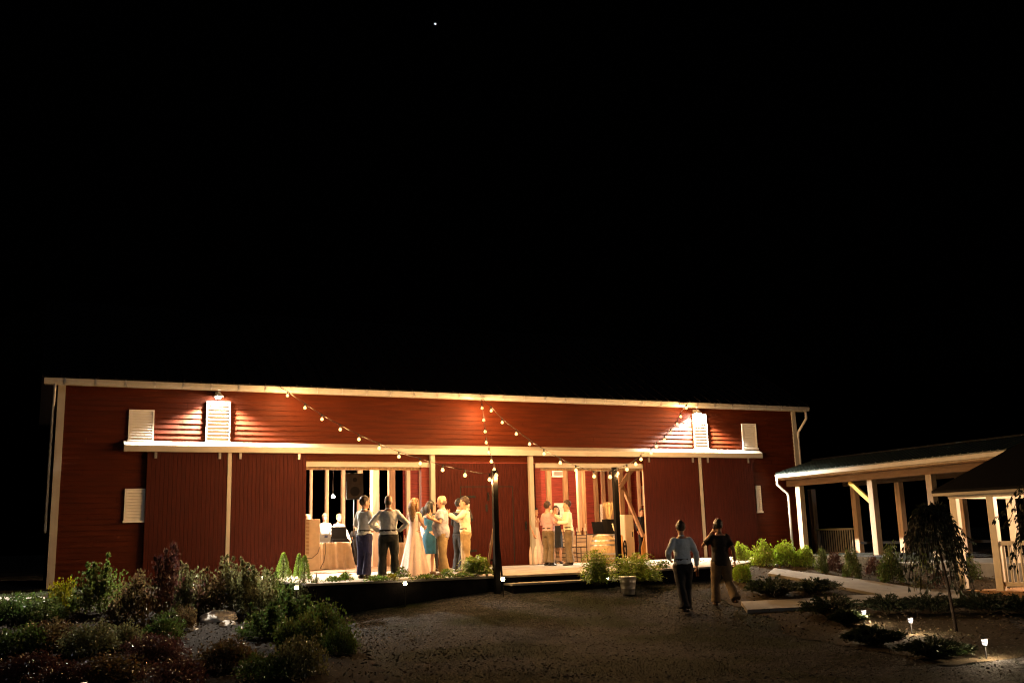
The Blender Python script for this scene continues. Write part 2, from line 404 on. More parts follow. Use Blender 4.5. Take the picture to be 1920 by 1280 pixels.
# small service door in the middle panel: dark frame groove, strap hinges, handles
sd0, sd1 = wall(863,950).x, wall(917,950).x
mb = MB(); z1 = wall(900,912).z
for a in (sd0, sd1+.75): mb.box(a-.012, a+.012, -.036, -.031, .05, z1)
mb.box(sd0, sd1+.75, -.036, -.031, z1-.012, z1+.012)
door = part(mb, 'service_door', M['iron'])
hz = wall(873,931).z
part(MB().box(sd0, sd0+.46, -.046, -.037, hz-.03, hz+.03), 'hinge', M['iron'], door)
part(MB().box(sd0, sd0+.46, -.046, -.037, .42, .48), 'hinge', M['iron'], door)
hx = wall(914,932).x
part(MB().box(hx-.02,hx+.02,-.06,-.037,hz-.12,hz+.12).tube([(hx,-.06,hz-.08),(hx,-.1,hz-.05),(hx,-.1,hz+.05),(hx,-.06,hz+.08)],.011), 'handle', M['iron'], door)
hx = wall(911,946).x
part(MB().box(hx-.03,hx+.03,-.05,-.037,hz-.42,hz-.22), 'latch', M['iron'], door)
hx = wall(985,990).x
part(MB().box(hx-.025,hx+.025,-.05,-.031,.98,1.24).tube([(hx,-.05,1.02),(hx,-.09,1.05),(hx,-.09,1.17),(hx,-.05,1.2)],.011), 'pull_handle', M['iron'])
# corner boards, frieze, track
for xa, xb, s in ((BX0-.04, BX0+.13, -1), (BX1-.13, BX1+.04, 1)):
    part(MB().box(xa, xb, -.055, .0-.001, -.4, EAVE-.02).box(xa if s<0 else xb-.035, xa+.035 if s<0 else xb, .001, .15, -.4, EAVE-.02), 'corner_board', M['trim'], bevel=.004)
tx0, tx1 = wall(232,836,-.2).x, wall(1428,850,-.2).x
part(MB().prism([(-.03,TZ1+.03),(-.06,TZ1+.035),(-.25,TZ0+.16),(-.25,TZ0),(-.20,TZ0),(-.20,TZ0+.03),(-.03,TZ0+.03)], 'x', tx0, tx1), 'door_track', M['trim'], bevel=.004)
# sliding doors with grooved boards and hangers
def sliding_door(xa, xb, yb=-.10):
    mb = MB(); k = int((xb-xa)/.10); w = (xb-xa)/k
    for i in range(k):
        a, c = xa+i*w, xa+(i+1)*w-.002
        mb.prism([(a+.005,yb-.045),(c-.005,yb-.045),(c,yb-.041),(c,yb),(a,yb),(a,yb-.041)], 'z', .03, TZ0-.005)
    d = part(mb, 'sliding_door', M['redv'])
    for hx_ in (xa+.2, xb-.2):
        part(MB().box(hx_-.03, hx_+.03, yb-.075, yb-.048, TZ0-.16, TZ0-.004).ball((hx_, yb-.07, TZ0-.10), .02, 1), 'hanger', M['galv'], d)
    return d
sliding_door(wall(272,950,-.12).x, wall(424,950,-.12).x)
sliding_door(wall(433,950,-.12).x, wall(573,950,-.12).x)
sliding_door(wall(1210,950,-.12).x, wall(1313,950,-.12).x)
sliding_door(wall(1322,950,-.12).x, wall(1417,950,-.12).x)
for px, w in ((428.5,.10),(812.5,.13),(998.5,.13),(1317.5,.11)):
    x = wall(px,950,-.15).x
    part(MB().box(x-w/2, x+w/2, -.165, -.146 if px in (428.5,1317.5) else -.035, .0, TZ0-.005), 'door_trim', M['trim'], bevel=.004)
# opening headers and lintel strips
for a, c in ((OL0+.0, OL1), (OR0, OR1-.0)):
    part(MB().box(a, c, -.06, .10, OPZ, OPZ+.135), 'header_beam', M['trim'], bevel=.005)
    part(MB().box(a-.1, c+.1, .11, .16, OPZ-.07, OPZ+.3), 'header_backing', M['oldwood'])
for x in (OL0-.01, OR1-.02):
    part(MB().box(x, x+.05, .02, .14, 0, OPZ-.003), 'door_jamb', M['pine'])
# eave: fascia, gutter with straps, roof
part(MB().box(BX0-.34, BX1+.34, -.20, -.12, EAVE-.07, EAVE+.03), 'fascia', M['trim'])
GZ = EAVE+.02
g = part(MB().prism([(-.205,GZ+.05),(-.205,GZ-.055),(-.235,GZ-.085),(-.30,GZ-.09),(-.335,GZ-.04),(-.345,GZ+.05),(-.335,GZ+.05),(-.325,GZ-.035),(-.295,GZ-.078),(-.238,GZ-.074),(-.215,GZ-.05),(-.215,GZ+.05)], 'x', BX0-.36, BX1+.42), 'gutter', M['gutter'])
for i in range(34):
    x = BX0+.1+i*(BX1-BX0-.2)/33
    part(MB().prism([(-.20,GZ+.055),(-.352,GZ+.055),(-.352,GZ-.04),(-.304,GZ-.096),(-.304,GZ-.091),(-.347,GZ-.04),(-.347,GZ+.051),(-.20,GZ+.051)], 'x', x-.018, x+.018), 'gutter_strap', M['galv'], g)
mb = MB(); RZ = EAVE+.08; RY, RH = DEP/2, EAVE+3.1
for s in (-1, 1):
    ya = -.33 if s < 0 else DEP+.33
    za = RZ - .02
    mb.prism([(ya, za), (ya, za+.05), (RY, RH+.05), (RY, RH)], 'x', BX0-.4, BX1+.4)
    k = 58
    for i in range(k+1):
        x = BX0-.4+i*(BX1-BX0+.8)/k
        mb.prism([(ya, za+.051), (ya, za+.085), (RY, RH+.085), (RY, RH+.051)], 'x', x-.012, x+.012)
part(mb, 'roof', M['roof'])
# downspouts
dxl = BX0-.30
part(MB().tube([(BX0-.12,-.27,GZ-.09),(BX0-.12,-.27,GZ-.22),(BX0-.12,-.10,GZ-.5),(BX0-.13,.02,GZ-.62),(BX0-.13,.02,1.2)], .035, 10), 'downspout', M['gutter'], smooth=True)
part(MB().tube([(BX1+.3,-.27,GZ-.09),(BX1+.3,-.27,GZ-.35),(BX1+.09,-.06,GZ-.78),(BX1+.085,-.03,GZ-.95),(BX1+.085,-.03,.0)], .045, 10), 'downspout', M['gutter'], smooth=True)
# louvred vents
def vent(px0, py0, px1, py1, Y=0.0, back=False, rows_=11):
    a, c = wall(px0,py0,Y), wall(px1,py1,Y); xa, xb, z0, z1 = a.x, c.x, c.z, a.z
    y = Y-.03; f = MB(); t = .035
    f.box(xa, xa+t, y-.045, y, z0, z1).box(xb-t, xb, y-.045, y, z0, z1).box(xa+t+.001, xb-t-.001, y-.045, y, z1-t, z1).box(xa-.02, xb+.02, y-.075, y+.001, z0-.05, z0-.001)
    fr = part(f, 'louver_vent', M['vent'])
    s = MB(); h = (z1-z0-t)/rows_
    for i in range(rows_):
        zz = z0+.004+i*h
        s.prism([(y-.052,zz),(y-.010,zz+h*.92),(y-.002,zz+h*.92),(y-.044,zz)], 'x', xa+t, xb-t)
    s.box(xa+t, xb-t, y-.002, y+.004, z0, z1-t)
    part(s, 'slats', M['vent'], fr)
vent(242,768,287,826); vent(387,752,430,828); vent(1296,776,1326,840); vent(1388,794,1418,840)
vent(234,916,272,975, rows_=10); vent(1414,910,1427,958, rows_=10)
# inside: floor, end walls, back wall with posts, frame posts with braces
part(MB().box(BX0+.05, BX1-.05, .18, DEP, -.10, -.004), 'floor', M['floor'])
for a, c in ((OL0, OL1), (OR0, OR1)): part(MB().box(a, c, -.055, .175, -.08, .012), 'door_sill', M['pine'])
for x in (BX0, BX1-.12): part(MB().box(x+.01, x+.11, .16, DEP, -.4, EAVE), 'end_wall', M['redin'])
BY = DEP-.12
mb = MB(); xs = 12.6
for k in range(int((EAVE+.3)/.2)):
    z0 = -.3+k*.2; mb.box(xs, BX1-.12, BY-random.uniform(0,.012), BY+.06, z0, z0+.194)
part(mb, 'back_wall', M['redin'])
part(MB().box(BX0, xs-.01, BY, BY+.06, 4.2, EAVE), 'back_beam', M['oldwood'])
def post(px, wpx, Y, name='back_post', mt='pine', ztop=4.6, py=940, d=.14):
    c = wall(px, py, Y); w = max(.05, abs(wall(px+wpx,py,Y).x-c.x)); part(MB().box(c.x-w/2, c.x+w/2, Y-d/2, Y+d/2, -.003, ztop), name, M[mt], bevel=.006)
for px, w in ((582.5,5),(612.6,6),(643,6.5),(674.5,9),(765.3,6.5),(791,8)): post(px, w, BY-.1)
post(702.5, 12.5, 5.0, 'frame_post', 'pine', d=.3); post(734, 10, 5.6, 'frame_post', 'pine', d=.26); post(801, 5, 1.2, 'frame_post', 'oldwood', 3.4)
for px, w, mt in ((1029.6,8,'oldwood'),(1061,7.5,'oldwood'),(1118,6,'oldwood'),(1132,5,'pine'),(1145,5.5,'pine'),(1199,4,'pine'),(1181,4,'oldwood')): post(px, w, BY-.1, mt=mt)
post(1086, 6, 6.0, 'frame_post', 'pine', 4.0); post(1095, 5, 8.0, 'frame_post', 'oldwood', 4.0)
post(1164, 8, 5.0, 'frame_post', 'oldwood', 4.2, d=.24)
a, c = wall(1160,914,4.9), wall(1181,884,4.9)
part(MB().bar(a, c+(c-a)*.5, .16, .16, (0,1,0)), 'knee_brace', M['oldwood'], bevel=.006)
a, c = wall(1166,908,5.1), wall(1188,962,5.1)
part(MB().bar(a, c+(c-a)*.8, .10, .12, (0,1,0)), 'diagonal_brace', M['pine'], bevel=.006)
vent(1034,882,1055,892, BY-.02); vent(1038,943,1058,974, BY-.02); vent(1123,945,1132,981, BY-.02); vent(1201,911,1213,945, BY-.02)
part(MB().box(BX0+.12, BX1-.14, 4.85, 5.1, 4.3, 4.55), 'tie_beam', M['oldwood'])

# flood lamps over two vents
def wall_lamp(px, py, label, power=14000):
    p = wall(px, py, -.20); t = thing('wall_lamp', (p.x, -.03, p.z), label, 'wall lamp', 'floodlights over the vents')
    MB().box(-.07,.07,-.06,.0,-.02,.16).build('housing', M['galv'], t, bevel=.01)
    MB().tube([(0,-.05,.10),(0,-.14,.15),(0,-.19,.12)], .018, 8).build('arm', M['galv'], t, smooth=True)
    MB().lathe([(.03,.14),(.05,.11),(.115,.045),(.125,.02),(.118,.02),(.108,.045),(.04,.10)], 20, (0,-.19,0), cap=False).build('shade', M['galv'], t, smooth=True)
    b = MB().ball((0,-.19,.028), (.058,.058,.055), 2).build('bulb', M['flood'], t, smooth=True)
    light('flood_beam', 'SPOT', (0,-.13,-.05), power, (1,.87,.70), t, spot_size=R_(140), spot_blend=.55, shadow_soft_size=.06).rotation_euler = (R_(-2),0,0)
    return t
wall_lamp(410, 745, 'white floodlight over the left bright louvered vent')
wall_lamp(1308, 776, 'white floodlight over the right bright louvered vent')

# warm lamps inside, above what the doorways show
def pendant(x, y, z, power, label):
    power *= 3.6
    t = thing('pendant_lamp', (x, y, z), label, 'pendant lamp', 'pendant lamps inside the barn')
    MB().tube([(0,0,.1),(0,0,4.3-z)], .008, 6).build('cord', M['rubber'], t)
    MB().lathe([(.03,.12),(.06,.09),(.17,0),(.165,0),(.055,.08)], 20, cap=False).build('lamp_shade', M['iron'], t, smooth=True)
    MB().ball((0,0,.0), .045, 2).build('bulb', M['pend'], t, smooth=True)
    light('lamp_light', 'POINT', (0,0,-.08), power, (1,.56,.27), t, shadow_soft_size=.05)
pendant(8.6, 4.4, 3.75, 420, 'pendant lamp hanging inside behind the left doorway header')
pendant(15.2, 3.6, 3.6, 480, 'pendant lamp hanging inside behind the right doorway header')
pendant(17.6, 6.6, 3.7, 400, 'pendant lamp hanging deep inside the right end of the barn')

# ------------------------------------------------------------------ string lights and their two posts
def light_post(px, base_xy, ztop, label):
    x, y = base_xy; z0 = gz(x, y); t = thing('light_post', (x, y, z0), label, 'post', 'posts holding the string lights')
    MB().box(-.053,.053,-.053,.053,-.1,ztop-z0).build('pole', M['dark'], t, bevel=.008)
    MB().tube([(0,-.08,ztop-z0-.08),(0,-.11,ztop-z0-.08),(0,-.12,ztop-z0-.05),(0,-.11,ztop-z0-.02)], .008, 6).build('hook', M['steel'], t)
    return Vector((x, y, ztop))
P1 = light_post(937, (8.72,-7.36), 2.16, 'dark timber post left of the patio step')
P2 = light_post(1140, (11.62,-7.42), 2.24, 'dark timber post beside the ferns and the bucket')
def string_light(start_px, post_, bulbs, label):
    a = wall(start_px[0], start_px[1], -.26); b = Vector((post_.x, post_.y-.09, post_.z-.05))
    n = Vector((-(b.y-a.y), b.x-a.x, 0)); pts = []
    for px, py in bulbs:
        d = ray(px, py); s = (a-CAM).dot(n)/d.dot(n); pts.append(CAM+d*s)
    t = thing('string_light', a, label, 'string light', 'strings of bulbs from the eave to the posts')
    cord = [a]+[p+Vector((0,0,.125)) for p in pts]+[b]
    # smooth the cord with a little sag between bulbs
    path = []
    for p, q in zip(cord, cord[1:]):
        for k in range(4):
            s = k/4; path.append(p.lerp(q, s)-a+Vector((0,0,-.02*math.sin(math.pi*s))))
    path.append(cord[-1]-a)
    MB().tube(path, .007, 6).build('cord', M['rubber'], t)
    for p in pts:
        q = p-a; h = Vector((random.uniform(-.01,.01),0,0))
        b_ = MB().lathe([(.008,.058),(.018,.045),(.033,.018),(.039,0),(.034,-.018),(.019,-.031),(.003,-.036)], 12, q).build('bulb', M['bulb'], t, smooth=True)
        MB().tube([q+Vector((0,0,.125)), q+Vector((0,0,.11)), q+Vector((0,0,.048))], [.012,.02,.02], 8).build('socket', M['rubber'], b_)
        light('bulb_light', 'POINT', q+Vector((0,-.012,-.05)), 100, (1.0,.53,.19), t, shadow_soft_size=.02)
string_light((522,722), P1, [(539,741.6),(571.7,764.5),(603.7,785.8),(638,805),(673,823.6),(711,840),(748,856),(788,868.5),(830,881),(872,891),(918,899)], 'string of bulbs sagging from the left of the eave to the post by the step')
string_light((903,746), P1, [(904,765),(907,787.5),(909.7,809),(912,829.5),(917,848),(921.5,865),(927,880.5),(930.5,891)], 'short steep string of bulbs from mid eave to the post by the step')
string_light((905,746), P2, [(921,770),(941.7,792),(968,813.5),(993,832.5),(1020,850.5),(1050.5,867.5),(1080,881.5),(1114,893)], 'string of bulbs from mid eave to the post by the ferns')
string_light((1290,757), P2, [(1287,765),(1276.5,781),(1270,795),(1258,811.5),(1246,825),(1231,837),(1221,849),(1202,861),(1192,870),(1175.6,880),(1158,887.5),(1144,894)], 'string of bulbs from the right floodlight down to the post by the ferns')

# ------------------------------------------------------------------ covered walkway and gazebo on the right
ZW = -.16
wk = thing('covered_walkway', (23.6,-4.5,ZW), 'open walkway with green metal roof and pale timber posts joined to the barn end', 'walkway')
WO = Vector(wk.location)
def wpart(mb, name, mt, parent=wk, **kw):
    bmesh.ops.translate(mb.b, verts=mb.b.verts[:], vec=-WO); return mb.build(name, mt, parent, **kw)
EX, RX, EX2, ZE, ZR = 22.15, 23.85, 25.5, 2.58, 3.03
YN, YS = -.3, -9.1
mb = MB().prism([(EX,ZE),(EX,ZE+.03),(RX,ZR+.03),(RX,ZR)], 'y', YS, YN).prism([(EX2,ZE),(EX2,ZE+.03),(RX+.002,ZR+.03),(RX+.002,ZR)], 'y', YS, YN)
k = int((YN-YS)/.23)
for i in range(k+1):
    y = YS+i*(YN-YS)/k
    mb.prism([(EX,ZE+.031),(EX,ZE+.055),(RX,ZR+.055),(RX,ZR+.031)], 'y', y-.015, y+.015)
wpart(mb, 'roof', M['teal'])
wpart(MB().bar((RX,YS,ZR+.05),(RX,YN,ZR+.05), .22, .05), 'ridge_cap', M['roof'])
wpart(MB().box(EX+.03, EX+.06, YS, YN, ZE-.17, ZE-.015).box(EX2-.06, EX2-.03, YS, YN, ZE-.13, ZE-.015), 'fascia', M['postw'])
wpart(MB().prism([(EX+.025,ZE-.01),(EX+.025,ZE-.12),(EX-.06,ZE-.12),(EX-.085,ZE-.01),(EX-.075,ZE-.01),(EX-.052,ZE-.11),(EX+.015,ZE-.11),(EX+.015,ZE-.01)], 'y', YS, YN-.05), 'gutter', M['gutter'])
wpart(MB().box(EX+.08, EX2-.08, YS, YN, ZE-.19, ZE-.175), 'soffit', M['oldwood'])
wpart(MB().box(22.55, 22.75, YS, YN-.02, ZE-.40, ZE-.195), 'beam', M['beamw']); wpart(MB().box(25.0, 25.2, YS, YN-.02, ZE-.40, ZE-.195), 'beam', M['beamw'])
for px, py in ((1503,960),(1640,960),(1752,960)):
    p = atx(px, py, 22.65); wpart(MB().box(22.55,22.75,p.y-.1,p.y+.1,ZW-.02,ZE-.401), 'post', M['postw'], bevel=.008)
    if px == 1640:
        wpart(MB().bar((22.65,p.y+.1,ZE-1.05),(22.65,p.y+.9,ZE-.41),.09,.12), 'knee_brace', M['greenwood'])
for px, py in ((1525,960),(1606,960),(1690,960),(1797,880)):
    p = atx(px, py, 25.1); wpart(MB().box(25.0,25.2,p.y-.1,p.y+.1,ZW-.02,ZE-.401), 'post', M['pine'], bevel=.008)
y0, y1 = atx(1531,1000,25.1).y, atx(1600,1000,25.1).y
mb = MB().box(25.06,25.14,y1,y0,.72,.79).box(25.06,25.14,y1,y0,-.06,0)
for i in range(16): y = y1+(i+.5)*(y0-y1)/16; mb.box(25.085,25.115,y-.015,y+.015,.0,.72)
wpart(mb, 'railing', M['trim'])
p = atx(1640,960,22.65).y; q = atx(1752,960,22.65).y
wpart(MB().box(25.06,25.14,-10,y1-.25,.25,.33), 'low_rail', M['dark'])
wpart(MB().tube([(EX-.03,-.38,ZE-.1),(EX-.03,-.38,ZE-.32),(22.3,-.42,ZE-.5),(22.44,-.47,ZE-.62),(22.47,-.47,ZE-.75),(22.47,-.47,ZW)], .04, 10), 'downspout', M['gutter'], smooth=True)

pa = at(1808,1104,22.4); ZG = pa.z
vr = Vector((math.cos(YAW),-math.sin(YAW),0)); vd = Vector((math.sin(YAW),math.cos(YAW),0))
gd = (vr*.61-vd*.79).normalized(); gn = Vector((-gd.y, gd.x, 0)); g0 = Vector((pa.x,pa.y,0)); GW, GLn = 2.6, 4.9
gb = thing('gazebo', g0+gd*(GLn/2)+gn*(GW/2)+Vector((0,0,ZG)), 'dark hip roofed pavilion with cream posts and railing at the right margin, warmly lit', 'gazebo')
GO = Vector(gb.location); GA = math.atan2(gd.y, gd.x)
def gpart(mb, name, mt, parent=gb, **kw):
    # built in the pavilion's own frame: u along its long side, v across, from the corner post
    bmesh.ops.rotate(mb.b, verts=mb.b.verts[:], cent=(0,0,0), matrix=Matrix.Rotation(GA,3,'Z')); bmesh.ops.translate(mb.b, verts=mb.b.verts[:], vec=g0-GO)
    return mb.build(name, mt, parent, **kw)
ETOP = 1.46; us = [0, .86, 2.9, GLn]
for u in us:
    for v in (0, GW):
        gpart(MB().box(u-.08,u+.08,v-.08,v+.08,ZG-.02,ETOP-.1), 'post', M['gaztrim'], bevel=.008)
for v in (0, GW): gpart(MB().box(-.12,GLn+.12,v-.05,v+.05,ETOP-.099,ETOP+.03), 'beam', M['gaztrim'])
for u in (0, GLn): gpart(MB().box(u-.05,u+.05,.051,GW-.051,ETOP-.099,ETOP+.03), 'beam', M['gaztrim'])
def rail(u0, u1, v0, v1):
    a, c = Vector((u0,v0,0)), Vector((u1,v1,0)); mb = MB().bar(a+Vector((0,0,ZG+1.0)), c+Vector((0,0,ZG+1.0)), .07, .09).bar(a+Vector((0,0,ZG+.13)), c+Vector((0,0,ZG+.13)), .06, .09)
    n_ = int((c-a).length/.125)
    for i in range(n_): q = a.lerp(c, (i+.5)/n_); mb.tube([q+Vector((0,0,ZG+.17)), q+Vector((0,0,ZG+.96))], .030, 10)
    gpart(mb, 'railing', M['gaztrim'])
rail(.94,2.82,0,0); rail(2.98,GLn-.08,0,0); rail(.94,2.82,GW,GW); rail(GLn,GLn,.08,GW-.08)
ov = .34; mb = MB(); zr = ETOP+.06+(GW/2+ov)*.72
lo = [(-ov,-ov),(GLn+ov,-ov),(GLn+ov,GW+ov),(-ov,GW+ov)]; ri_ = [(GW/2,GW/2),(GLn-GW/2,GW/2)]
A = [mb.b.verts.new((u,v,ETOP+.09)) for u, v in lo]; B = [mb.b.verts.new((u,v,ETOP+.035)) for u, v in lo]; Rg = [mb.b.verts.new((u,v,zr)) for u, v in ri_]; Ri = [mb.b.verts.new((u,v,zr-.09)) for u, v in ri_]
for f in ((A[0],A[1],Rg[1],Rg[0]),(A[1],A[2],Rg[1]),(A[2],A[3],Rg[0],Rg[1]),(A[3],A[0],Rg[0]),(B[1],B[0],Ri[0],Ri[1]),(B[2],B[1],Ri[1]),(B[3],B[2],Ri[1],Ri[0]),(B[0],B[3],Ri[0])): mb.b.faces.new(f)
for k in range(4): mb.b.faces.new((A[(k+1)%4],A[k],B[k],B[(k+1)%4]))
gpart(mb, 'roof', M['roof'])
gpart(MB().box(-ov+.02,GLn+ov-.02,-ov+.02,-ov+.05,ETOP-.03,ETOP+.034).box(-ov+.02,-ov+.05,-ov+.051,GW+ov-.02,ETOP-.03,ETOP+.034), 'fascia', M['trim'])
gpart(MB().box(-.3,GLn+.3,-.3,GW+.3,ZG-.3,ZG-.005), 'floor', M['floor'])
lc = g0+gd*2.1+gn*(GW/2); lt = thing('pendant_lamp', (lc.x,lc.y,1.42), 'warm lantern hanging under the dark hip roof at the right margin', 'pendant lamp')
MB().tube([(0,0,.1),(0,0,zr-1.53)], .01, 6).build('cord', M['rubber'], lt)
MB().lathe([(.02,.14),(.13,.08),(.12,.08),(.02,.10)], 16, cap=False).build('lamp_shade', M['iron'], lt, smooth=True)
MB().ball((0,0,.02), .05, 2).build('bulb', M['pend'], lt, smooth=True)
light('lamp_light', 'POINT', (0,0,-.08), 430, (1,.62,.36), lt, shadow_soft_size=.05)

# star
s = at(816.5,45,900); st = MB().ball((0,0,0), .38, 2).build('star', M['star']); st.location = s; tag(st, 'single tiny bright star high in the black sky', 'star')
#@@OBJECTS

# ------------------------------------------------------------------ furniture and gear at the doors
def cloth_table(x0, x1, y0, y1, h, mt, label, cat='table', name='covered_table'):
    cx, cy_ = (x0+x1)/2, (y0+y1)/2; t = thing(name, (cx, cy_, 0), label, cat); w, d = (x1-x0)/2, (y1-y0)/2
    per = []
    for a, c, n in (((-w,-d),(w,-d),60),((w,-d),(w,d),24),((w,d),(-w,d),60),((-w,d),(-w,-d),24)):
        for i in range(n): s = i/n; per.append((a[0]+(c[0]-a[0])*s, a[1]+(c[1]-a[1])*s))
    b = MB(); rings = []
    for zz, o in ((h,0),(h-.02,.012),(h*.6,.03),(h*.3,.05),(.02,.075)):
        ring = []
        for i, (x, y) in enumerate(per):
            f = o*(1+.9*math.sin(i*.45)+.5*math.sin(i*.23+1)); L_ = math.hypot(x/w, y/d); ring.append(b.b.verts.new((x+f*x/w*(abs(x/w)>.95), y+f*y/d*(abs(y/d)>.95), zz)))
        rings.append(ring)
    k = len(per)
    for A, B in zip(rings, rings[1:]):
        for i in range(k): b.b.faces.new((A[i], B[i], B[(i+1)%k], A[(i+1)%k]))
    b.b.faces.new(rings[0]); b.build('tablecloth', mt, t, smooth=True)
    MB().box(-w+.02,w-.02,-d+.02,d-.02,h-.04,h-.006).build('table_top', M['board'], t)
    for sx in (-1,1):
        for sy in (-1,1): MB().box(sx*(w-.1)-.02,sx*(w-.1)+.02,sy*(d-.1)-.02,sy*(d-.1)+.02,0,h-.041).build('leg', M['steel'], t)
    return t
tx = wall(598,1060,3.7).x; tx2 = wall(655,1060,3.7).x
cloth_table(tx, tx2, 3.7, 4.45, .80, M['cloth'], 'music table under a tan cloth in the left doorway')
c0, c1 = wall(572,1020,3.3).x, wall(600,1020,3.3).x
t = thing('covered_cabinet', ((c0+c1)/2, 3.6, 0), 'tall cabinet in tan cloth at the left edge of the left doorway', 'cabinet'); w = (c1-c0)/2
MB().box(-w,w,-.3,.3,.0,1.50).build('cover', M['cloth'], t, bevel=.02)
mb = MB()
for i in range(26): mb.box(-w+.02,-w+.12,-.308,-.301,.45+i*.04,.47+i*.04)
mb.build('perforated_edge', M['oldwood'], t)
lp = wall(608,1010,3.95); t = thing('laptop', (lp.x, 3.95, .80), 'pale blue laptop open on the music table', 'laptop')
MB().box(-.17,.17,.02,.26,.0,.02).build('base', M['laptop'], t, bevel=.004)
mb = MB().prism([(-.002,.02),(-.09,.26),(-.082,.263),(.006,.02)], 'x', -.19, .19); lid = mb.build('lid', M['laptop'], t)
MB().prism([(-.052,.14),(-.079,.215),(-.077,.217),(-.05,.14)], 'x', -.01, .09).build('sticker', M['logo'], lid)
cs = wall(640,1010,4.2); t = thing('equipment_case', (cs.x-.05, 4.15, .80), 'black equipment case standing open on the music table', 'case')
MB().box(-.24,.24,-.15,.15,0,.10).build('case_base', M['black'], t, bevel=.01); MB().prism([(.13,.10),(.2,.46),(.16,.47),(.10,.10)], 'x', -.24, .24).build('case_lid', M['black'], t)
# loudspeaker on its tripod
sp = flat(663,1064.5); t = thing('speaker_stand', (sp.x, sp.y, 0), 'black tripod stand under the loudspeaker in the left doorway', 'speaker stand')
hs = wall(660,937,sp.y).z
MB().tube([(0,0,.12),(0,0,.95)], .022, 12).build('lower_tube', M['black'], t, smooth=True)
MB().tube([(0,0,.95),(0,0,hs+.02)], .017, 12).build('pole', M['steel'], t, smooth=True)
MB().tube([(0,0,.90),(0,0,1.0)], .034, 12).ball((.045,0,.95), .018, 1).build('clamp', M['black'], t)
for k in range(3):
    a = k*2.094+.5; c, s = math.cos(a), math.sin(a)
    MB().tube([(.02*c,.02*s,.72),(.30*c,.30*s,.30),(.50*c,.50*s,.015)], .013, 8).build('leg', M['black'], t); MB().tube([(0,0,.16),(.34*c,.34*s,.245)], .009, 6).build('brace', M['black'], t)
ws = abs(wall(677,915,sp.y).x-wall(646,915,sp.y).x)/2; zt = wall(660,889,sp.y).z
t = thing('loudspeaker', (sp.x, sp.y, hs+.02), 'black loudspeaker on tripod stand in the left doorway', 'loudspeaker', rz=R_(-8))
MB().prism([(-ws,-.20),(ws,-.20),(ws*.75,.20),(-ws*.75,.20)], 'z', 0, zt-hs).build('cabinet', M['black'], t, bevel=.015)
MB().box(-ws+.03,ws-.03,-.213,-.203,.03,zt-hs-.03).build('grille', M['grille'], t)
for z_, r in ((.24,.15),(zt-hs-.2,.07)): MB().lathe([(r,0),(r,.006),(r*.2,.008)],20).build('cone', M['black'], t).matrix_local = Matrix.Translation((0,-.214,z_)) @ Matrix.Rotation(R_(90),4,'X')
def cable(pts, label):
    o = MB().tube([Vector(p) for p in pts], .009, 6).build('cable', M['rubber'], smooth=True); tag(o, label, 'cable', 'cables at the music table')
c = wall(588,1040,3.28); cable([(c.x-.3,3.27,.35),(c.x-.05,3.26,.36),(c.x+.12,3.26,.5),(c.x+.18,3.26,.68)], 'thin cable curving over the tall covered cabinet')
c = wall(611,1020,3.6); cable([(c.x,3.62,.80),(c.x-.01,3.60,.5),(c.x-.06,3.58,.25),(c.x-.2,3.5,.03)], 'thin cable hanging down the front of the music table')
for px, r, lab in ((590,.20,'coil of black cable on the floor below the tall cabinet'),(613,.24,'coil of black cable on the floor in front of the music table')):
    c = flat(px, 1066.5); mb = MB()
    for k in range(5):
        rr = r*(1-.09*k); mb.tube([(rr*math.cos(a*.3)+.02*math.sin(a*2+k), rr*.7*math.sin(a*.3), .03+.028*k+.008*math.sin(a+k)) for a in range(22)], .014, 6)
    o = mb.build('cable_coil', M['rubber'], smooth=True); o.location = c; tag(o, lab, 'cable')
# the bare work lamp
wl = wall(624.5,930,4.5); t = thing('work_lamp', (wl.x, wl.y, 0), 'bright bare bulb hanging on a thin cord over the music table', 'lamp')
MB().tube([(0,.02,wl.z+.06),(0,.02,4.3)], .004, 6).build('cord', M['rubber'], t)
MB().ball((0,0,wl.z), .055, 2).build('bulb', M['worklamp'], t, smooth=True); MB().tube([(0,.02,wl.z+.04),(0,.02,wl.z+.10)],.022,8).build('socket', M['black'], t)
light('lamp_light', 'POINT', (0,-.02,wl.z-.10), 480, (1,.88,.72), t, shadow_soft_size=.05)
# far table with glasses
c = wall(751,1052,5.2)
cloth_table(c.x-.45, c.x+.6, 5.2, 6.1, .74, M['cloth'], 'round edged table in tan cloth behind the woman in pink')
for i, (dx, mt) in enumerate(((-.15,'glass'),(-.05,'black'),(.06,'black'),(.2,'glass'))):
    o = MB().lathe([(.03,0),(.035,.02),(.034,.12),(.014,.17),(.013,.23)],12).build('bottle', M[mt], smooth=True); o.location = (c.x+dx,5.35,.742); tag(o, ('clear' if mt == 'glass' else 'dark')+' bottle on the tan table behind the woman in pink', 'bottle', 'bottles on the far table')

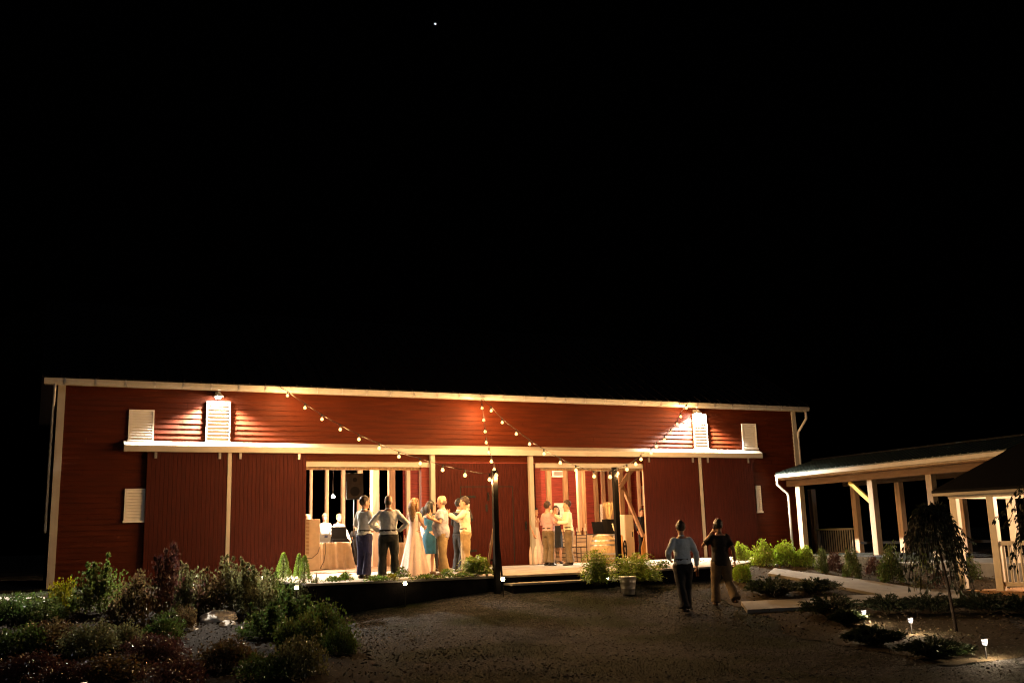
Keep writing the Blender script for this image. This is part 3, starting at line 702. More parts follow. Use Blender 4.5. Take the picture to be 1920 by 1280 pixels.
# right doorway: bar table, chairs, bottles, barrel, boards
b0, b1 = wall(1012,1050,2.0).x, wall(1118,1050,2.0).x
cloth_table(b0, b1, 2.0, 2.7, .80, M['cloth'], 'long bar table in tan cloth behind the chairs in the right doorway')
for px, h, mt in ((1017,.20,'glass'),(1021,.16,'glass'),(1052,.22,'glass'),(1055,.20,'straw'),(1076,.26,'glass'),(1083,.24,'glass'),(1088,.16,'straw'),(1093,.24,'gbrown'),(1099,.36,'glass')):
    x = wall(px,1005,2.1).x; o = MB().lathe([(.030,0),(.036,.01),(.036,h*.55),(.014,h*.75),(.013,h),(.016,h+.005)],14).build('bottle', M[mt], smooth=True)
    o.location = (x,2.12,.802); tag(o, {'glass':'clear','straw':'cloudy amber','gbrown':'brown'}[mt]+' bottle standing on the bar table in the right doorway', 'bottle', 'bottles on the bar table')
def chair(px, py, label, rz):
    c = flat(px, py); t = thing('banquet_chair', (c.x,c.y,0), label, 'chair', 'chairs in the right doorway', rz)
    for sx in (-1,1):
        MB().tube([(sx*.18,-.19,0),(sx*.185,-.17,.45),(sx*.18,-.21,.92)], .015, 8).build('leg', M['chairw'], t); MB().tube([(sx*.19,.19,0),(sx*.19,.18,.44)], .015, 8).build('leg', M['chairw'], t)
    MB().box(-.20,.20,-.19,.20,.43,.455).build('seat', M['chairw'], t, bevel=.006); MB().box(-.19,.19,-.17,.19,.457,.50).build('cushion', M['cushion'], t, bevel=.015)
    mb = MB()
    for z_ in (.60,.70,.80,.90): mb.tube([(-.18,-.175-.04*(z_-.45)/.47,z_),(.18,-.175-.04*(z_-.45)/.47,z_)], .011, 8)
    mb.build('back_rungs', M['chairw'], t)
    mb = MB()
    for z_ in (.14,.26): mb.tube([(-.18,-.185,z_),(.18,-.185,z_)],.009,6); mb.tube([(-.18,-.185,z_+.04),(-.19,.185,z_+.04)],.009,6); mb.tube([(.18,-.185,z_+.04),(.19,.185,z_+.04)],.009,6); mb.tube([(-.19,.185,z_),(.19,.185,z_)],.009,6)
    mb.build('stretchers', M['chairw'], t)
chair(1019,1052.5,'dark banquet chair behind the left trim of the right doorway', R_(-30)); chair(1056,1052.5,'dark banquet chair between the two men in the doorway', R_(-4)); chair(1086,1053,'dark banquet chair with ivory cushion left of the barrel', R_(2))
bc = flat(1134,1060.5); t = thing('wine_barrel', (bc.x,bc.y,0), 'oak barrel with metal hoops standing behind the timber post', 'barrel'); bh = wall(1134,1001,bc.y).z
prof = [(.27+.085*math.sin(math.pi*i/10), bh*i/10) for i in range(11)]
b = MB(); rings = []
for r, z_ in prof: rings.append([b.b.verts.new(((r-.004*(j%2))*math.cos(2*math.pi*j/48),(r-.004*(j%2))*math.sin(2*math.pi*j/48),z_)) for j in range(48)])
for A, B in zip(rings, rings[1:]):
    for j in range(48): b.b.faces.new((A[j],A[(j+1)%48],B[(j+1)%48],B[j]))
b.b.faces.new(rings[-1]); b.b.faces.new(rings[0][::-1]); b.build('staves', M['barrel'], t)
for f in (.03,.22,.36,.64,.78,.95):
    r0 = .27+.085*math.sin(math.pi*f); r1 = .27+.085*math.sin(math.pi*min(1,f+.045)); MB().lathe([(r0+.004,bh*f),(r1+.004,bh*min(1,f+.045))],32,cap=False).build('hoop', M['hoop'], t, smooth=True)
t = thing('laptop', (bc.x-.16,bc.y-.02,bh), 'black laptop open on top of the oak barrel', 'laptop', rz=R_(12))
MB().box(-.19,.19,-.02,.22,.004,.024).build('base', M['screen'], t, bevel=.004); MB().prism([(-.03,.024),(.03,.32),(.04,.32),(-.02,.024)],'x',-.19,.19).build('lid', M['screen'], t)
o = MB().box(-.12,.12,-.12,.12,0,.38).build('card_box', M['dark'], bevel=.01); o.location = (bc.x+.22,bc.y+.1,bh+.003); tag(o, 'small dark box on the barrel right of the black laptop', 'box')
rb = wall(1140,975,bc.y+.25); t = thing('reed_bundle', (rb.x,bc.y+.25,bh+.006), 'bundle of dry reed stalks in a jar behind the timber post', 'dried reeds')
MB().lathe([(.07,0),(.08,.02),(.075,.2),(.06,.24)],16).build('jar', M['glass'], t, smooth=True)
mb = MB(); zt = wall(1150,940,bc.y).z-bh
for i in range(46):
    a, r = random.uniform(0,6.28), random.random()**.5; mb.tube([(.03*r*math.cos(a),.03*r*math.sin(a),.01),(.06*r*math.cos(a)+.02,.06*r*math.sin(a),zt*.5),(.22*r*math.cos(a)+.05,.18*r*math.sin(a),zt*random.uniform(.85,1.02))], [.005,.006,.009], 5)
mb.build('stalks', M['straw'], t)
o = MB().tube([(0,0,0),(-.02,0,.5),(-.06,0,.85),(-.13,0,1.05)], [.018,.02,.016,.012], 8).build('bent_stake', M['board'], smooth=True); c = flat(1160,1062); o.location = c; tag(o, 'pale bent stick leaning beside the barrel', 'stick')
def board(pxa, pxb, ztop_py, Y, th, label, mt='board', lean=.06, name='leaning_board'):
    a, b_ = wall(pxa,1040,Y).x, wall(pxb,1040,Y).x; z_ = wall((pxa+pxb)/2,ztop_py,Y+.1).z
    mb = MB().prism([(0,0),(lean*1.5,z_),(lean*1.5+th,z_),(th,0)],'x',-(b_-a)/2,(b_-a)/2); o = mb.build(name, M[mt], bevel=.012); o.location = ((a+b_)/2,Y,.013); tag(o, label, 'board', 'boards in the right doorway'); return o
t0 = wall(1174,1040,1.0).x; t1 = wall(1191,1040,1.0).x; zc = wall(1184,964,1.0).z
t = thing('pale_cabinet', ((t0+t1)/2,1.3,0), 'tall pale cabinet standing inside the right edge of the right doorway', 'cabinet'); w = (t1-t0)/2
MB().box(-w,w,-.3,.3,.02,zc).build('carcass', M['board'], t, bevel=.015); MB().box(-w+.015,w-.015,-.322,-.302,.05,zc-.03).build('door', M['board'], t, bevel=.006); MB().box(w-.09,w-.07,-.35,-.323,.7,.86).build('handle', M['iron'], t)
board(1168,1176,967,1.7,.04,'tall narrow board standing left of the pale cabinet'); board(1161,1172,1003,.55,.04,'orange pine board leaning low beside the pale cabinet','orangeboard')
t = thing('cart_wheel', (wall(1172,1025,.45).x,.45,.32), 'small dark wheel leaning on the orange board', 'wheel')
MB().tube([(.06*math.cos(a),.0+.02*math.cos(a),.28*math.sin(a)) for a in [2*math.pi*i/20 for i in range(21)]], .022, 8).build('rim', M['dark'], t); mb = MB()
for i in range(6): a = i*math.pi/3; mb.tube([(0,0,0),(.06*math.cos(a),.02*math.cos(a),.28*math.sin(a))],.009,6)
mb.build('spokes', M['dark'], t)
a, b_ = wall(1204,1050,.6), wall(1216,1050,.6)
o = MB().prism([(0,0),(b_.x-a.x,0),(b_.x-a.x,.95),(0,.35)],'y',0,.04).build('leaning_board', M['orangeboard'], bevel=.005); o.location = (a.x,.6,.013); tag(o, 'slanted orange board at the right jamb of the right doorway', 'board', 'boards in the right doorway')

# galvanised bucket, easel, step lights, path lights
bk = wall(1178,1107,-8.3); bk.z = gz(bk.x,bk.y); t = thing('galvanised_bucket', (bk.x,bk.y,bk.z), 'shiny ribbed metal bucket on the gravel before the ferns', 'bucket')
mb = MB().lathe([(.125,0),(.13,.02),(.145,.12),(.150,.125),(.147,.135),(.163,.25),(.168,.255),(.164,.265),(.178,.355),(.186,.365),(.18,.372),(.172,.36),(.12,.02),(.001,.02)],32); mb.build('pail', M['galv'], t, smooth=True)
for s in (-1,1): MB().tube([(s*.178,-.04,.33),(s*.205,-.02,.31),(s*.205,.02,.31),(s*.178,.04,.33)],.007,6).build('handle', M['galv'], t)
ep = wall(929,1050,-6.95); t = thing('easel', (ep.x, -6.95, 0), 'dark wooden easel frame leaning against the post left of the step', 'easel', rz=R_(-18))
MB().bar((-.20,-.05,0),(.0,.05,1.05),.05,.035,(0,1,0)).build('leg', M['oldwood'], t); MB().bar((.12,-.05,0),(.05,.05,1.05),.045,.035,(0,1,0)).build('leg', M['dark'], t); MB().bar((-.02,.35,0),(.02,.07,1.0),.045,.03,(0,1,0)).build('rear_leg', M['dark'], t)
MB().box(-.13,.10,-.035,-.012,.30,.34).build('cross_bar', M['dark'], t)
def step_light(p, label, power=6):
    t = thing('step_light', p, label, 'step light', 'small lights along the patio edge')
    MB().lathe([(.05,.05),(.055,.04),(.05,.03)],16).build('cap', M['iron'], t); MB().lathe([(.032,-.03),(.036,.0),(.032,.029)],14).build('lens', M['steplamp'], t, smooth=True); MB().lathe([(.04,-.04),(.04,-.031)],14).build('collar', M['iron'], t); MB().tube([(0,0,-.04),(0,0,-.55)],.012,8).build('stake', M['iron'], t)
for px, py, Y, lab in ((759.5,1093,-7.12,'small glowing light on the patio edge below the woman in pink'),(943,1085,-7.75,'small glowing light at the foot of the post left of the step'),(556,1101,-7.3,'small glowing light among the plants left of the patio'),(1137.5,1083,-7.62,'small glowing light under the ferns beside the right post')):
    step_light(wall(px,py,Y), lab)
def path_light(px, py, lab, big=1.0, ztop=None):
    g_ = ground(px, py); t = thing('path_light', g_, lab, 'path light', 'solar path lights', scale=.62); h = .34 if ztop is None else ztop
    MB().tube([(0,0,-.1),(0,0,h-.05)],.013,8).build('stake', M['black'], t)
    MB().lathe([(.045,h-.06),(.05,h-.05)],16).build('base', M['black'], t)
    MB().lathe([(.036,h-.048),(.048,h-.03),(.056,h+.012)],16).lathe([(.058,h+.026),(.062,h+.07)],16).build('lens', M['solar'], t, smooth=True)
    MB().lathe([(.061,h+.013),(.063,h+.025)],16).build('band', M['black'], t)
    MB().lathe([(.070,h+.072),(.06,h+.10),(.01,h+.115)],16).build('cap', M['black'], t, smooth=True)
    light('lamp_light', 'POINT', (0,-.09,h-.0), 55, (1,.74,.45), t, shadow_soft_size=.03)
path_light(1622,1172,'glowing path light nearest the concrete path end'); path_light(1710,1189,'glowing path light beside the thin tree stake'); path_light(1850,1236,'glowing path light lowest at the right, standing in open mulch'); path_light(155,1328,'glowing path light in the dark shrubs at the bottom left')

# ------------------------------------------------------------------ people
M['skin'] = mat('skin', (.50,.27,.17), .55, var=.08, bump=.05)
M['skin2'] = mat('tanned skin', (.38,.19,.11), .55, var=.08)
M['eye'] = mat('dark eyes and lips', (.06,.02,.015), .4)
M['hairb'] = mat('brown hair', (.035,.018,.009), .5, var=.4, scale=30, stretch=(1,1,.2), bump=.6, bscale=60)
M['hairk'] = mat('black hair', (.010,.008,.007), .45, var=.4, bump=.6, bscale=60)
M['hairl'] = mat('golden brown hair', (.17,.09,.035), .45, var=.4, scale=30, bump=.6, bscale=60)
M['hairg'] = mat('short greying hair', (.14,.10,.07), .6, var=.4, bump=.6, bscale=80)
def fabric(n, c, var=.1, **k): return mat(n, c, .85, var=var, scale=9, bump=.35, bscale=35, **k)
M['white'] = fabric('white cotton shirt', (.92,.90,.87)); M['cream'] = fabric('cream cotton shirt', (.80,.68,.48))
M['bluewhite'] = fabric('pale blue shirt', (.62,.70,.78)); M['greyblue'] = fabric('grey blue shirt', (.36,.35,.42))
M['pinkshirt'] = fabric('dusty pink shirt', (.46,.27,.27)); M['navy'] = fabric('navy trousers', (.022,.022,.075), .3)
M['blackcloth'] = fabric('black trousers', (.012,.012,.013), .3); M['char'] = fabric('charcoal trousers', (.035,.034,.03), .3)
M['khaki'] = fabric('khaki trousers', (.34,.24,.12), .15); M['olive'] = fabric('olive trousers', (.13,.09,.045), .2)
M['suit'] = fabric('black suit', (.010,.010,.012), .3); M['teald'] = fabric('teal satin dress', (.012,.085,.16), .25)
M['pink'] = fabric('blush chiffon gown', (.80,.62,.56), .06); M['bridal'] = fabric('ivory gown', (.72,.66,.58), .05)
M['tee'] = fabric('dark brown tee shirt', (.010,.007,.006), .3); M['shoe'] = mat('dark leather shoes', (.02,.012,.008), .4)
M['shoet'] = mat('brown leather shoes', (.10,.05,.02), .45); M['beltm'] = mat('leather belt', (.02,.009,.004), .4)
M['cup'] = mat('clear tumbler', (.6,.55,.45), .1, spec=.7); M['phone'] = mat('phone shell', (.02,.02,.025), .2)

def remesh(bm, vox, noise_amp=0.0, nscale=9.0, seed=0):
    me = bpy.data.meshes.new('tmp'); bm.to_mesh(me); bm.free()
    o = bpy.data.objects.new('tmp', me); COL.objects.link(o)
    r = o.modifiers.new('r', 'REMESH'); r.mode = 'VOXEL'; r.voxel_size = vox; r.use_smooth_shade = True
    s = o.modifiers.new('s', 'SMOOTH'); s.factor = .5; s.iterations = 3
    dg = bpy.context.evaluated_depsgraph_get(); ev = o.evaluated_get(dg)
    out = bpy.data.meshes.new_from_object(ev)
    bpy.data.objects.remove(o); bpy.data.meshes.remove(me)
    if noise_amp:
        nrm = [v.normal.copy() for v in out.vertices]
        for v, n in zip(out.vertices, nrm):
            p = v.co
            w = noise.noise(Vector((p.x*nscale+seed, p.y*nscale, p.z*nscale*.8)))+.6*noise.noise(Vector((p.x*nscale*2+p.z*6, p.y*nscale*2, p.z*nscale*2.2+seed)))
            v.co = p+n*(noise_amp*w)
    return out

def hand(mb, wrist, d, palm_n, grip=.5, k=1.0, thumb_side=1):
    """palm plus four bent fingers and a thumb leaving the side of the palm"""
    d = Vector(d).normalized(); n = Vector(palm_n); n = (n-d*n.dot(d)).normalized(); s = d.cross(n)*thumb_side
    w = Vector(wrist)
    mb.tube([w-d*.015*k, w+d*.03*k, w+d*.075*k, w+d*.095*k], [(.024*k,.018*k),(.036*k,.016*k),(.041*k,.015*k),(.036*k,.012*k)], 10, side=s)
    for i, (o, L) in enumerate(((.030,.070),(.010,.080),(-.010,.075),(-.029,.058))):
        p = w+d*.088*k+s*o*k; a = grip*1.1; pts = [p]; cur = d
        for j, f in enumerate((.45,.32,.23)):
            ang = a*(.6+.5*j)+.06*i; q = (d*math.cos(ang)+n*math.sin(ang)); p = p+q*L*f*k; pts.append(p)
        mb.tube(pts, [.0095*k,.009*k,.0082*k,.006*k], 7)
    p = w+d*.03*k+s*.034*k; t1 = (d*.6+s*.65+n*.35).normalized(); t2 = (d*.85+s*.15+n*.55).normalized()
    mb.tube([p-s*.01*k, p+t1*.035*k, p+t1*.035*k+t2*.03*k, p+t1*.035*k+t2*.05*k], [.013*k,.012*k,.010*k,.007*k], 7)

def person(px_foot, z, ang, label, hgt=1.74, heavy=1.0, belly=0.0, top='white', bottom='char', sleeves='long', lean=0.0,
           elbow_r=(.27,.0,1.17), hand_r=(.26,.10,.93), elbow_l=(-.27,.0,1.17), hand_l=(-.26,.10,.93), foot_r=(.10,.0), foot_l=(-.10,.0),
           knee_r=None, knee_l=None, lift_r=0.0, lift_l=0.0, hair='hairb', hairstyle='short', shoes='shoe', female=False, dress=None, belt=True,
           head_yaw=0.0, head_tilt=0.0, skin='skin', fine=True, loc=None, grip=.55, beard=None, tucked=True, group=None):
    k = hgt/1.78; hv = heavy
    if loc is None: loc = flat(px_foot[0], px_foot[1], z)
    t = thing('person', (loc[0], loc[1], z), label, 'person', group, rz=-ang, scale=k)
    sx = .86 if female else 1.0
    def L(p, extra=0):   # lean the upper body forward about the hips
        x, y, zz = p; return Vector((x, y+max(0, zz-.93)*lean, zz))
    def armpt(p): return L(p)
    shr, shl = L((.158*sx*(.85+.15*hv), -.005, 1.405)), L((-.158*sx*(.85+.15*hv), -.005, 1.405))
    er, hr, el, hl = map(armpt, (elbow_r, hand_r, elbow_l, hand_l))
    def torso(mb, e=0.0, z0=.86, z1=9, flare=0.0):
        N = [(.84,.150,.105,0),(.93,.166*(1.03 if female else 1),.118,-.01),(1.02,.158,.118,0),(1.11,.145 if not female else .118,.108 if not female else .092,.005),(1.22,.155 if not female else .132,.115 if not female else .10,.01),(1.33,.172*sx,.118 if not female else .112,.012),(1.395,.176*sx,.102,.0),(1.43,.150*sx,.088,-.006),(1.46,.102*sx,.075,-.012),(1.485,.066,.062,-.012)]
        P = []; Rr = []
        for zz, rx, ry, yo in N:
            if zz < z0-1e-6 or zz > z1: continue
            b = belly*math.exp(-((zz-1.08)/.13)**2)
            P.append(L((0, yo+b*.75, zz))); Rr.append((rx*hv+e+b*.45+(flare if zz < .95 else 0), ry*hv+e+b*.7+(flare if zz < .95 else 0)))
        mb.tube(P, Rr, 18, side=(1,0,0))
    def arms(mb, e=0.0, full=True, upto=1.0):
        f = .88 if female else (.92+.08*hv)
        for s, el_, h_ in ((shr, er, hr), (shl, el, hl)):
            if full:
                mid1 = s.lerp(el_, .45); mid2 = el_.lerp(h_, .4)
                mb.tube([s+(Vector((0,0,.005))), mid1, el_, mid2, h_], [.058*f+e,.054*f+e*1.3,.044*f+e*1.3,.042*f+e*1.3,.027*f+e*1.3], 12)
                mb.ball(s, (.056*f+e,)*3, 2)
            else:
                mb.tube([s, s.lerp(el_, .4), s.lerp(el_, upto)], [.060*f+e,.056*f+e,.052*f+e*1.4], 12); mb.ball(s, (.062*f+e,)*3, 2)
    def leg_nodes():
        out = []
        for sgn, ft, kn, lf in ((1, foot_r, knee_r, lift_r), (-1, foot_l, knee_l, lift_l)):
            hip = Vector((sgn*.085*hv, 0, .90)); ank = Vector((ft[0], ft[1]-.03, .085+lf))
            kne = Vector(kn) if kn else hip.lerp(ank, .52)+Vector((sgn*.008, .025, 0))
            out.append((sgn, hip, kne, ank))
        return out
    def legs(mb, e=0.0, zmin=-1, fat=1.0, ank_e=0.0):
        for sgn, hip, kne, ank in leg_nodes():
            th = hip.lerp(kne, .45); ca = kne.lerp(ank, .35); f = (.9 if female else 1)*(.85+.15*hv)*fat
            mb.tube([hip+Vector((0,0,.02)), th, kne, ca, ank], [(.092*f+e),(.079*f+e),(.055*f+e),(.053*f+e*1.2),(.036*f+e*1.5+ank_e)], 14)
            mb.ball(hip, (.092*f+e,)*3, 2)
    HC = L((0, .015, 1.592)); 
    def head(mb):
        mb.tube([L((0,-.012,1.44)), L((0,.0,1.50)), L((0,.008,1.56))], [.070 if not female else .054,.062 if not female else .047,.060 if not female else .047], 12)
        S = [(-.118,.030,.030,.062),(-.100,.046,.050,.045),(-.075,.056,.068,.028),(-.045,.064,.082,.014),(-.010,.069,.091,.004),(.030,.074,.098,-.006),(.070,.074,.097,-.012),(.105,.062,.082,-.014),(.130,.040,.055,-.015),(.141,.014,.02,-.015)]
        rot = Matrix.Rotation(-head_yaw, 3, 'Z') @ Matrix.Rotation(head_tilt, 3, 'X')
        m2 = MB(); m2.tube([Vector((0,yo,zz)) for zz, rx, ry, yo in S], [(rx,ry) for zz, rx, ry, yo in S], 18, side=(1,0,0))
        m2.ball((0,.098,-.022), (.014,.022,.024), 2); m2.ball((0,.086,.004),(.010,.014,.03),1)
        for s in (-1,1): m2.ball((s*.075,-.008,-.008), (.012,.024,.033), 2)
        m2.ball((0,.078,-.098),(.022,.018,.016),1)
        bmesh.ops.scale(m2.b, verts=m2.b.verts[:], vec=(1.07,1.05,1.05)); bmesh.ops.rotate(m2.b, verts=m2.b.verts[:], cent=(0,0,0), matrix=rot); bmesh.ops.translate(m2.b, verts=m2.b.verts[:], vec=HC+Vector((0,0,.045)))
        tmp = bpy.data.meshes.new('t'); m2.b.to_mesh(tmp); m2.b.free(); mb.b.from_mesh(tmp); bpy.data.meshes.remove(tmp)
        return rot
    hb = MB(); torso(hb); arms(hb); legs(hb, fat=.97); rot = head(hb)
    for sgn, hip, kne, ank in leg_nodes():
        hb.tube([ank+Vector((0,-.045,-.045)), ank+Vector((0,.03,-.04)), ank+Vector((0,.12,-.06)), ank+Vector((0,.19,-.067))], [(.03,.032),(.036,.036),(.04,.022),(.03,.014)], 10, side=(1,0,0))
    bm_ = remesh(hb.b, .011 if fine else .016)
    hh = MB(); hh.b.from_mesh(bm_); bpy.data.meshes.remove(bm_)
    nb = len(hh.b.faces)
    for e_, h_, sg in ((er, hr, 1), (el, hl, -1)):
        d = (h_-e_).normalized(); inward = Vector((-sg*.8, .25, -.1)) if d.z < -.5 else Vector((-sg*.75, .1, .35))
        hand(hh, h_, d, inward, grip, .95 if female else 1.0, sg)
    n1 = len(hh.b.faces)
    for s in (-1, 1): hh.ball(HC+Vector((0,0,.045))+rot @ Vector((s*.031,.089,.012)), (.012,.007,.007), 1); hh.ball(HC+Vector((0,0,.045))+rot @ Vector((s*.031,.09,.032)), (.018,.008,.005), 1)
    hh.ball(HC+Vector((0,0,.045))+rot @ Vector((0,.087,-.064)), (.024,.010,.007), 1)
    hh.b.faces.ensure_lookup_table()
    for i in range(n1, len(hh.b.faces)): hh.b.faces[i].material_index = 1
    hh.build('body', [M[skin], M['eye']], t, smooth='raw'); b_ = t.children[0].data; b_.polygons.foreach_set('use_smooth', [True]*len(b_.polygons))
    seed = random.random()*50
    # clothing
    if dress is None:
        mb = MB(); torso(mb, .016 if tucked else .020, z0=.93 if tucked else .84, z1=1.47, flare=.0 if tucked else .012); arms(mb, .013, sleeves == 'long', .72)
        if False: mb.tube([L((0,belly*.7,.95)), L((0,belly*.75,1.03))], [(.165*hv+.016,.118*hv+.014),(.168*hv+.022+belly*.4,.120*hv+.02+belly*.6)], 18, side=(1,0,0))
        link('jacket' if top == 'suit' else 'shirt', remesh(mb.b, .012, .011, 9, seed), M[top], t, True)
        mb = MB().tube([L((0,-.012,1.455)), L((0,-.004,1.50))], [(.068,.066),(.062,.062)], 14, side=(1,0,0))
        mb.build('collar', M[top if top != 'suit' else 'white'], t, smooth=True)
        mb = MB()
        mb.tube([(0,-.005,.80),(0,-.01,.90),(0,0,1.0),(0,.002+belly*.4,1.035)], [(.14*hv,.11*hv),(.172*hv,.128*hv),(.166*hv,.124*hv),(.162*hv+belly*.2,.121*hv+belly*.35)], 18, side=(1,0,0))
        legs(mb, .031, ank_e=.022)
        link('trousers', remesh(mb.b, .013, .012, 7, seed+9), M[bottom], t, True)
        if belt: MB().tube([L((0,belly*.45,1.015)), L((0,belly*.45,1.05))], [(.173*hv+belly*.22,.131*hv+belly*.35)]*2, 22, side=(1,0,0), cap=False).build('belt', M['beltm'], t, smooth=True)
    else:
        kind, ln, wid = dress
        b = MB(); n = 56; rings = []
        prof = [(1.40,.150,.100),(1.33,.150,.118),(1.22,.134,.105),(1.12,.124,.098),(1.02,.152,.122),(.93,.176,.140)]
        if kind == 'long': prof += [(.78,.20,.17),(.55,.25,.22),(.30,.30,.27),(ln,wid,wid*.93)]
        else: prof += [(.84,.182,.146),(.70,.180,.145),(ln,wid,wid*.85)]
        for zz, rx, ry in prof:
            f = max(0, (1.0-zz))*(.16 if kind == 'long' else .08); ring = []
            for j in range(n):
                th = 2*math.pi*j/n; w = 1+f*(.55*math.cos(9*th+1.3*zz)+.3*math.cos(15*th+seed))
                yo = -.02*max(0, 1-zz)*2 if kind == 'long' else 0
                ring.append(b.b.verts.new(L((rx*math.cos(th)*w, ry*math.sin(th)*w+yo, zz))))
            rings.append(ring)
        for A, B in zip(rings, rings[1:]):
            for j in range(n): b.b.faces.new((A[j], B[j], B[(j+1)%n], A[(j+1)%n]))
        dr = b.build('dress', M[top], t, smooth=True); sm = dr.modifiers.new('s', 'SUBSURF'); sm.levels = sm.render_levels = 1
        for s in (-1,1): MB().tube([L((s*.085,.11,1.33)), L((s*.10,.06,1.46)), L((s*.095,-.05,1.45)), L((s*.08,-.105,1.36))], .012, 6).build('strap', M[top], t, smooth=True)
    for sgn, hip, kne, ank in leg_nodes():
        up = Vector((0,0,.0))
        MB().tube([ank+Vector((0,-.062,-.045)), ank+Vector((0,-.02,-.035)), ank+Vector((0,.06,-.042)), ank+Vector((0,.14,-.057)), ank+Vector((0,.205,-.066))], [(.030,.03),(.043,.044),(.045,.040),(.049,.028),(.030,.017)], 12, side=(1,0,0)).build('shoe', M[shoes], t, smooth=True)
    # hair
    cc = HC+Vector((0,0,.045))
    if hairstyle != 'bald':
        mb = MB(); mb.ball((0,-.012,.045), (.090,.113,.115), 4)
        kill = [f for f in mb.b.faces if (lambda c: (c.y > .045 and c.z < .085+.25*(c.y-.045)*0) or (c.y > -.01 and c.z < .035) or c.z < -.045)(f.calc_center_median())]
        bmesh.ops.delete(mb.b, geom=kill, context='FACES')
        for v in mb.b.verts:
            d = v.co.normalized(); v.co += d*(.010*noise.noise(v.co*28+Vector((seed,0,0)))+.004)
        if hairstyle == 'long':
            mb.tube([(0,-.07,.10),(0,-.105,.02),(.0,-.115,-.08),(.005,-.105,-.2),(.012,-.11,-.32),(.015,-.12,-.40)], [(.06,.04),(.085,.05),(.10,.048),(.098,.045),(.075,.035),(.03,.015)], 14, side=(1,0,0))
            for s in (-1,1): mb.tube([(s*.06,-.02,.09),(s*.083,-.02,.0),(s*.088,-.03,-.11),(s*.085,-.05,-.22)], [.03,.036,.034,.015], 9)
            for v in mb.b.verts: v.co += Vector((noise.noise(v.co*18),noise.noise(v.co*18+Vector((5,0,0))),0))*.014
        if hairstyle == 'bob':
            mb.tube([(0,-.06,.10),(0,-.085,.02),(0,-.085,-.08),(0,-.08,-.15)], [(.07,.05),(.092,.06),(.095,.055),(.06,.03)], 14, side=(1,0,0))
            for s in (-1,1): mb.tube([(s*.06,.0,.08),(s*.083,.0,.0),(s*.082,.0,-.12)], [.03,.03,.016], 9)
        bmesh.ops.rotate(mb.b, verts=mb.b.verts[:], cent=(0,0,0), matrix=rot); bmesh.ops.translate(mb.b, verts=mb.b.verts[:], vec=cc)
        ho = mb.build('hair', M[hair], t, smooth=True); so = ho.modifiers.new('s','SOLIDIFY'); so.thickness = .008
    elif True:
        mb = MB(); mb.ball((0,-.016,-.005), (.081,.104,.075), 3)
        kill = [f for f in mb.b.faces if f.calc_center_median().y > -.005 or f.calc_center_median().z > .045 or f.calc_center_median().z < -.055]
        bmesh.ops.delete(mb.b, geom=kill, context='FACES'); bmesh.ops.rotate(mb.b, verts=mb.b.verts[:], cent=(0,0,0), matrix=rot); bmesh.ops.translate(mb.b, verts=mb.b.verts[:], vec=cc)
        mb.build('hair', M['hairg'], t, smooth=True)
    if beard:
        mb = MB(); mb.ball((0,.05,-.085), (.062,.055,.05), 3)
        for v in mb.b.verts: v.co += v.co.normalized()*.006*noise.noise(v.co*40)
        bmesh.ops.rotate(mb.b, verts=mb.b.verts[:], cent=(0,0,0), matrix=rot); bmesh.ops.translate(mb.b, verts=mb.b.verts[:], vec=cc)
        mb.build('beard', M[beard], t, smooth=True)
    t['_hands'] = 0; del t['_hands']
    mw = Matrix.Translation(Vector((loc[0],loc[1],z))) @ Matrix.Rotation(-ang,4,'Z') @ Matrix.Scale(k,4)
    return t, (lambda p: mw @ L(p))
A18 = R_(18); AL = R_(-72); AR = R_(108)
HIPS = dict(elbow_r=(.40,-.10,1.17), hand_r=(.22,-.02,1.02), elbow_l=(-.40,-.10,1.17), hand_l=(-.22,-.02,1.02))
def tumbler(p, label):
    t = MB().lathe([(.028,0),(.034,.10),(.032,.10),(.026,.006),(.001,.006)], 14, cap=True).build('tumbler', M['cup'], smooth=True); t.location = p; tag(t, label, 'glass', 'drinks in hand')
# on the patio
_, f = person((683,1084.5), 0, R_(62), 'man in white shirt and navy trousers standing beside the speaker stand, looking right', bottom='navy', elbow_r=(.27,.02,1.17), hand_r=(.16,.28,1.10), elbow_l=(-.26,-.02,1.17), hand_l=(-.15,.25,1.05), hair='hairb', head_yaw=R_(25), foot_l=(-.09,.02), belt=True)
tumbler(f((.12,.37,1.06)), 'clear tumbler held by the man in navy trousers')
person((729,1085.5), 0, R_(14), 'bald man in white shirt with both hands on his hips, back turned', hgt=1.71, heavy=1.18, bottom='char', hairstyle='bald', **HIPS, foot_r=(.14,.0), foot_l=(-.14,.0), skin='skin')
person((778,1079.5), 0, R_(55), 'long haired woman in a floor length blush pink gown', hgt=1.70, female=True, dress=('long',.012,.36), top='pink', hair='hairl', hairstyle='long', elbow_r=(.22,.0,1.17), hand_r=(.15,.20,1.10), elbow_l=(-.23,.0,1.18), hand_l=(-.12,.22,1.16), shoes='shoet')
person((805,1076.5), 0, R_(50), 'dark haired woman in short teal dress leaning on the bald man in grey blue shirt', hgt=1.64, female=True, dress=('short',.50,.185), top='teald', hair='hairk', hairstyle='bob', lean=.10, head_yaw=R_(25), elbow_r=(.22,.1,1.25), hand_r=(.16,.30,1.36), elbow_l=(-.22,.06,1.18), hand_l=(-.05,.22,1.20), shoes='shoet', foot_r=(.06,.05), foot_l=(-.10,-.12))
person((831,1078.5), 0, R_(-62), 'bald stout man in grey blue shirt and khaki trousers facing left', hgt=1.73, heavy=1.14, belly=.07, top='greyblue', bottom='khaki', tucked=False, hairstyle='bald', shoes='shoet', belt=False, sleeves='short', elbow_r=(.26,.04,1.18), hand_r=(.10,.27,1.30), elbow_l=(-.28,.02,1.17), hand_l=(-.12,.27,1.28), foot_r=(.12,.04), foot_l=(-.12,-.04))
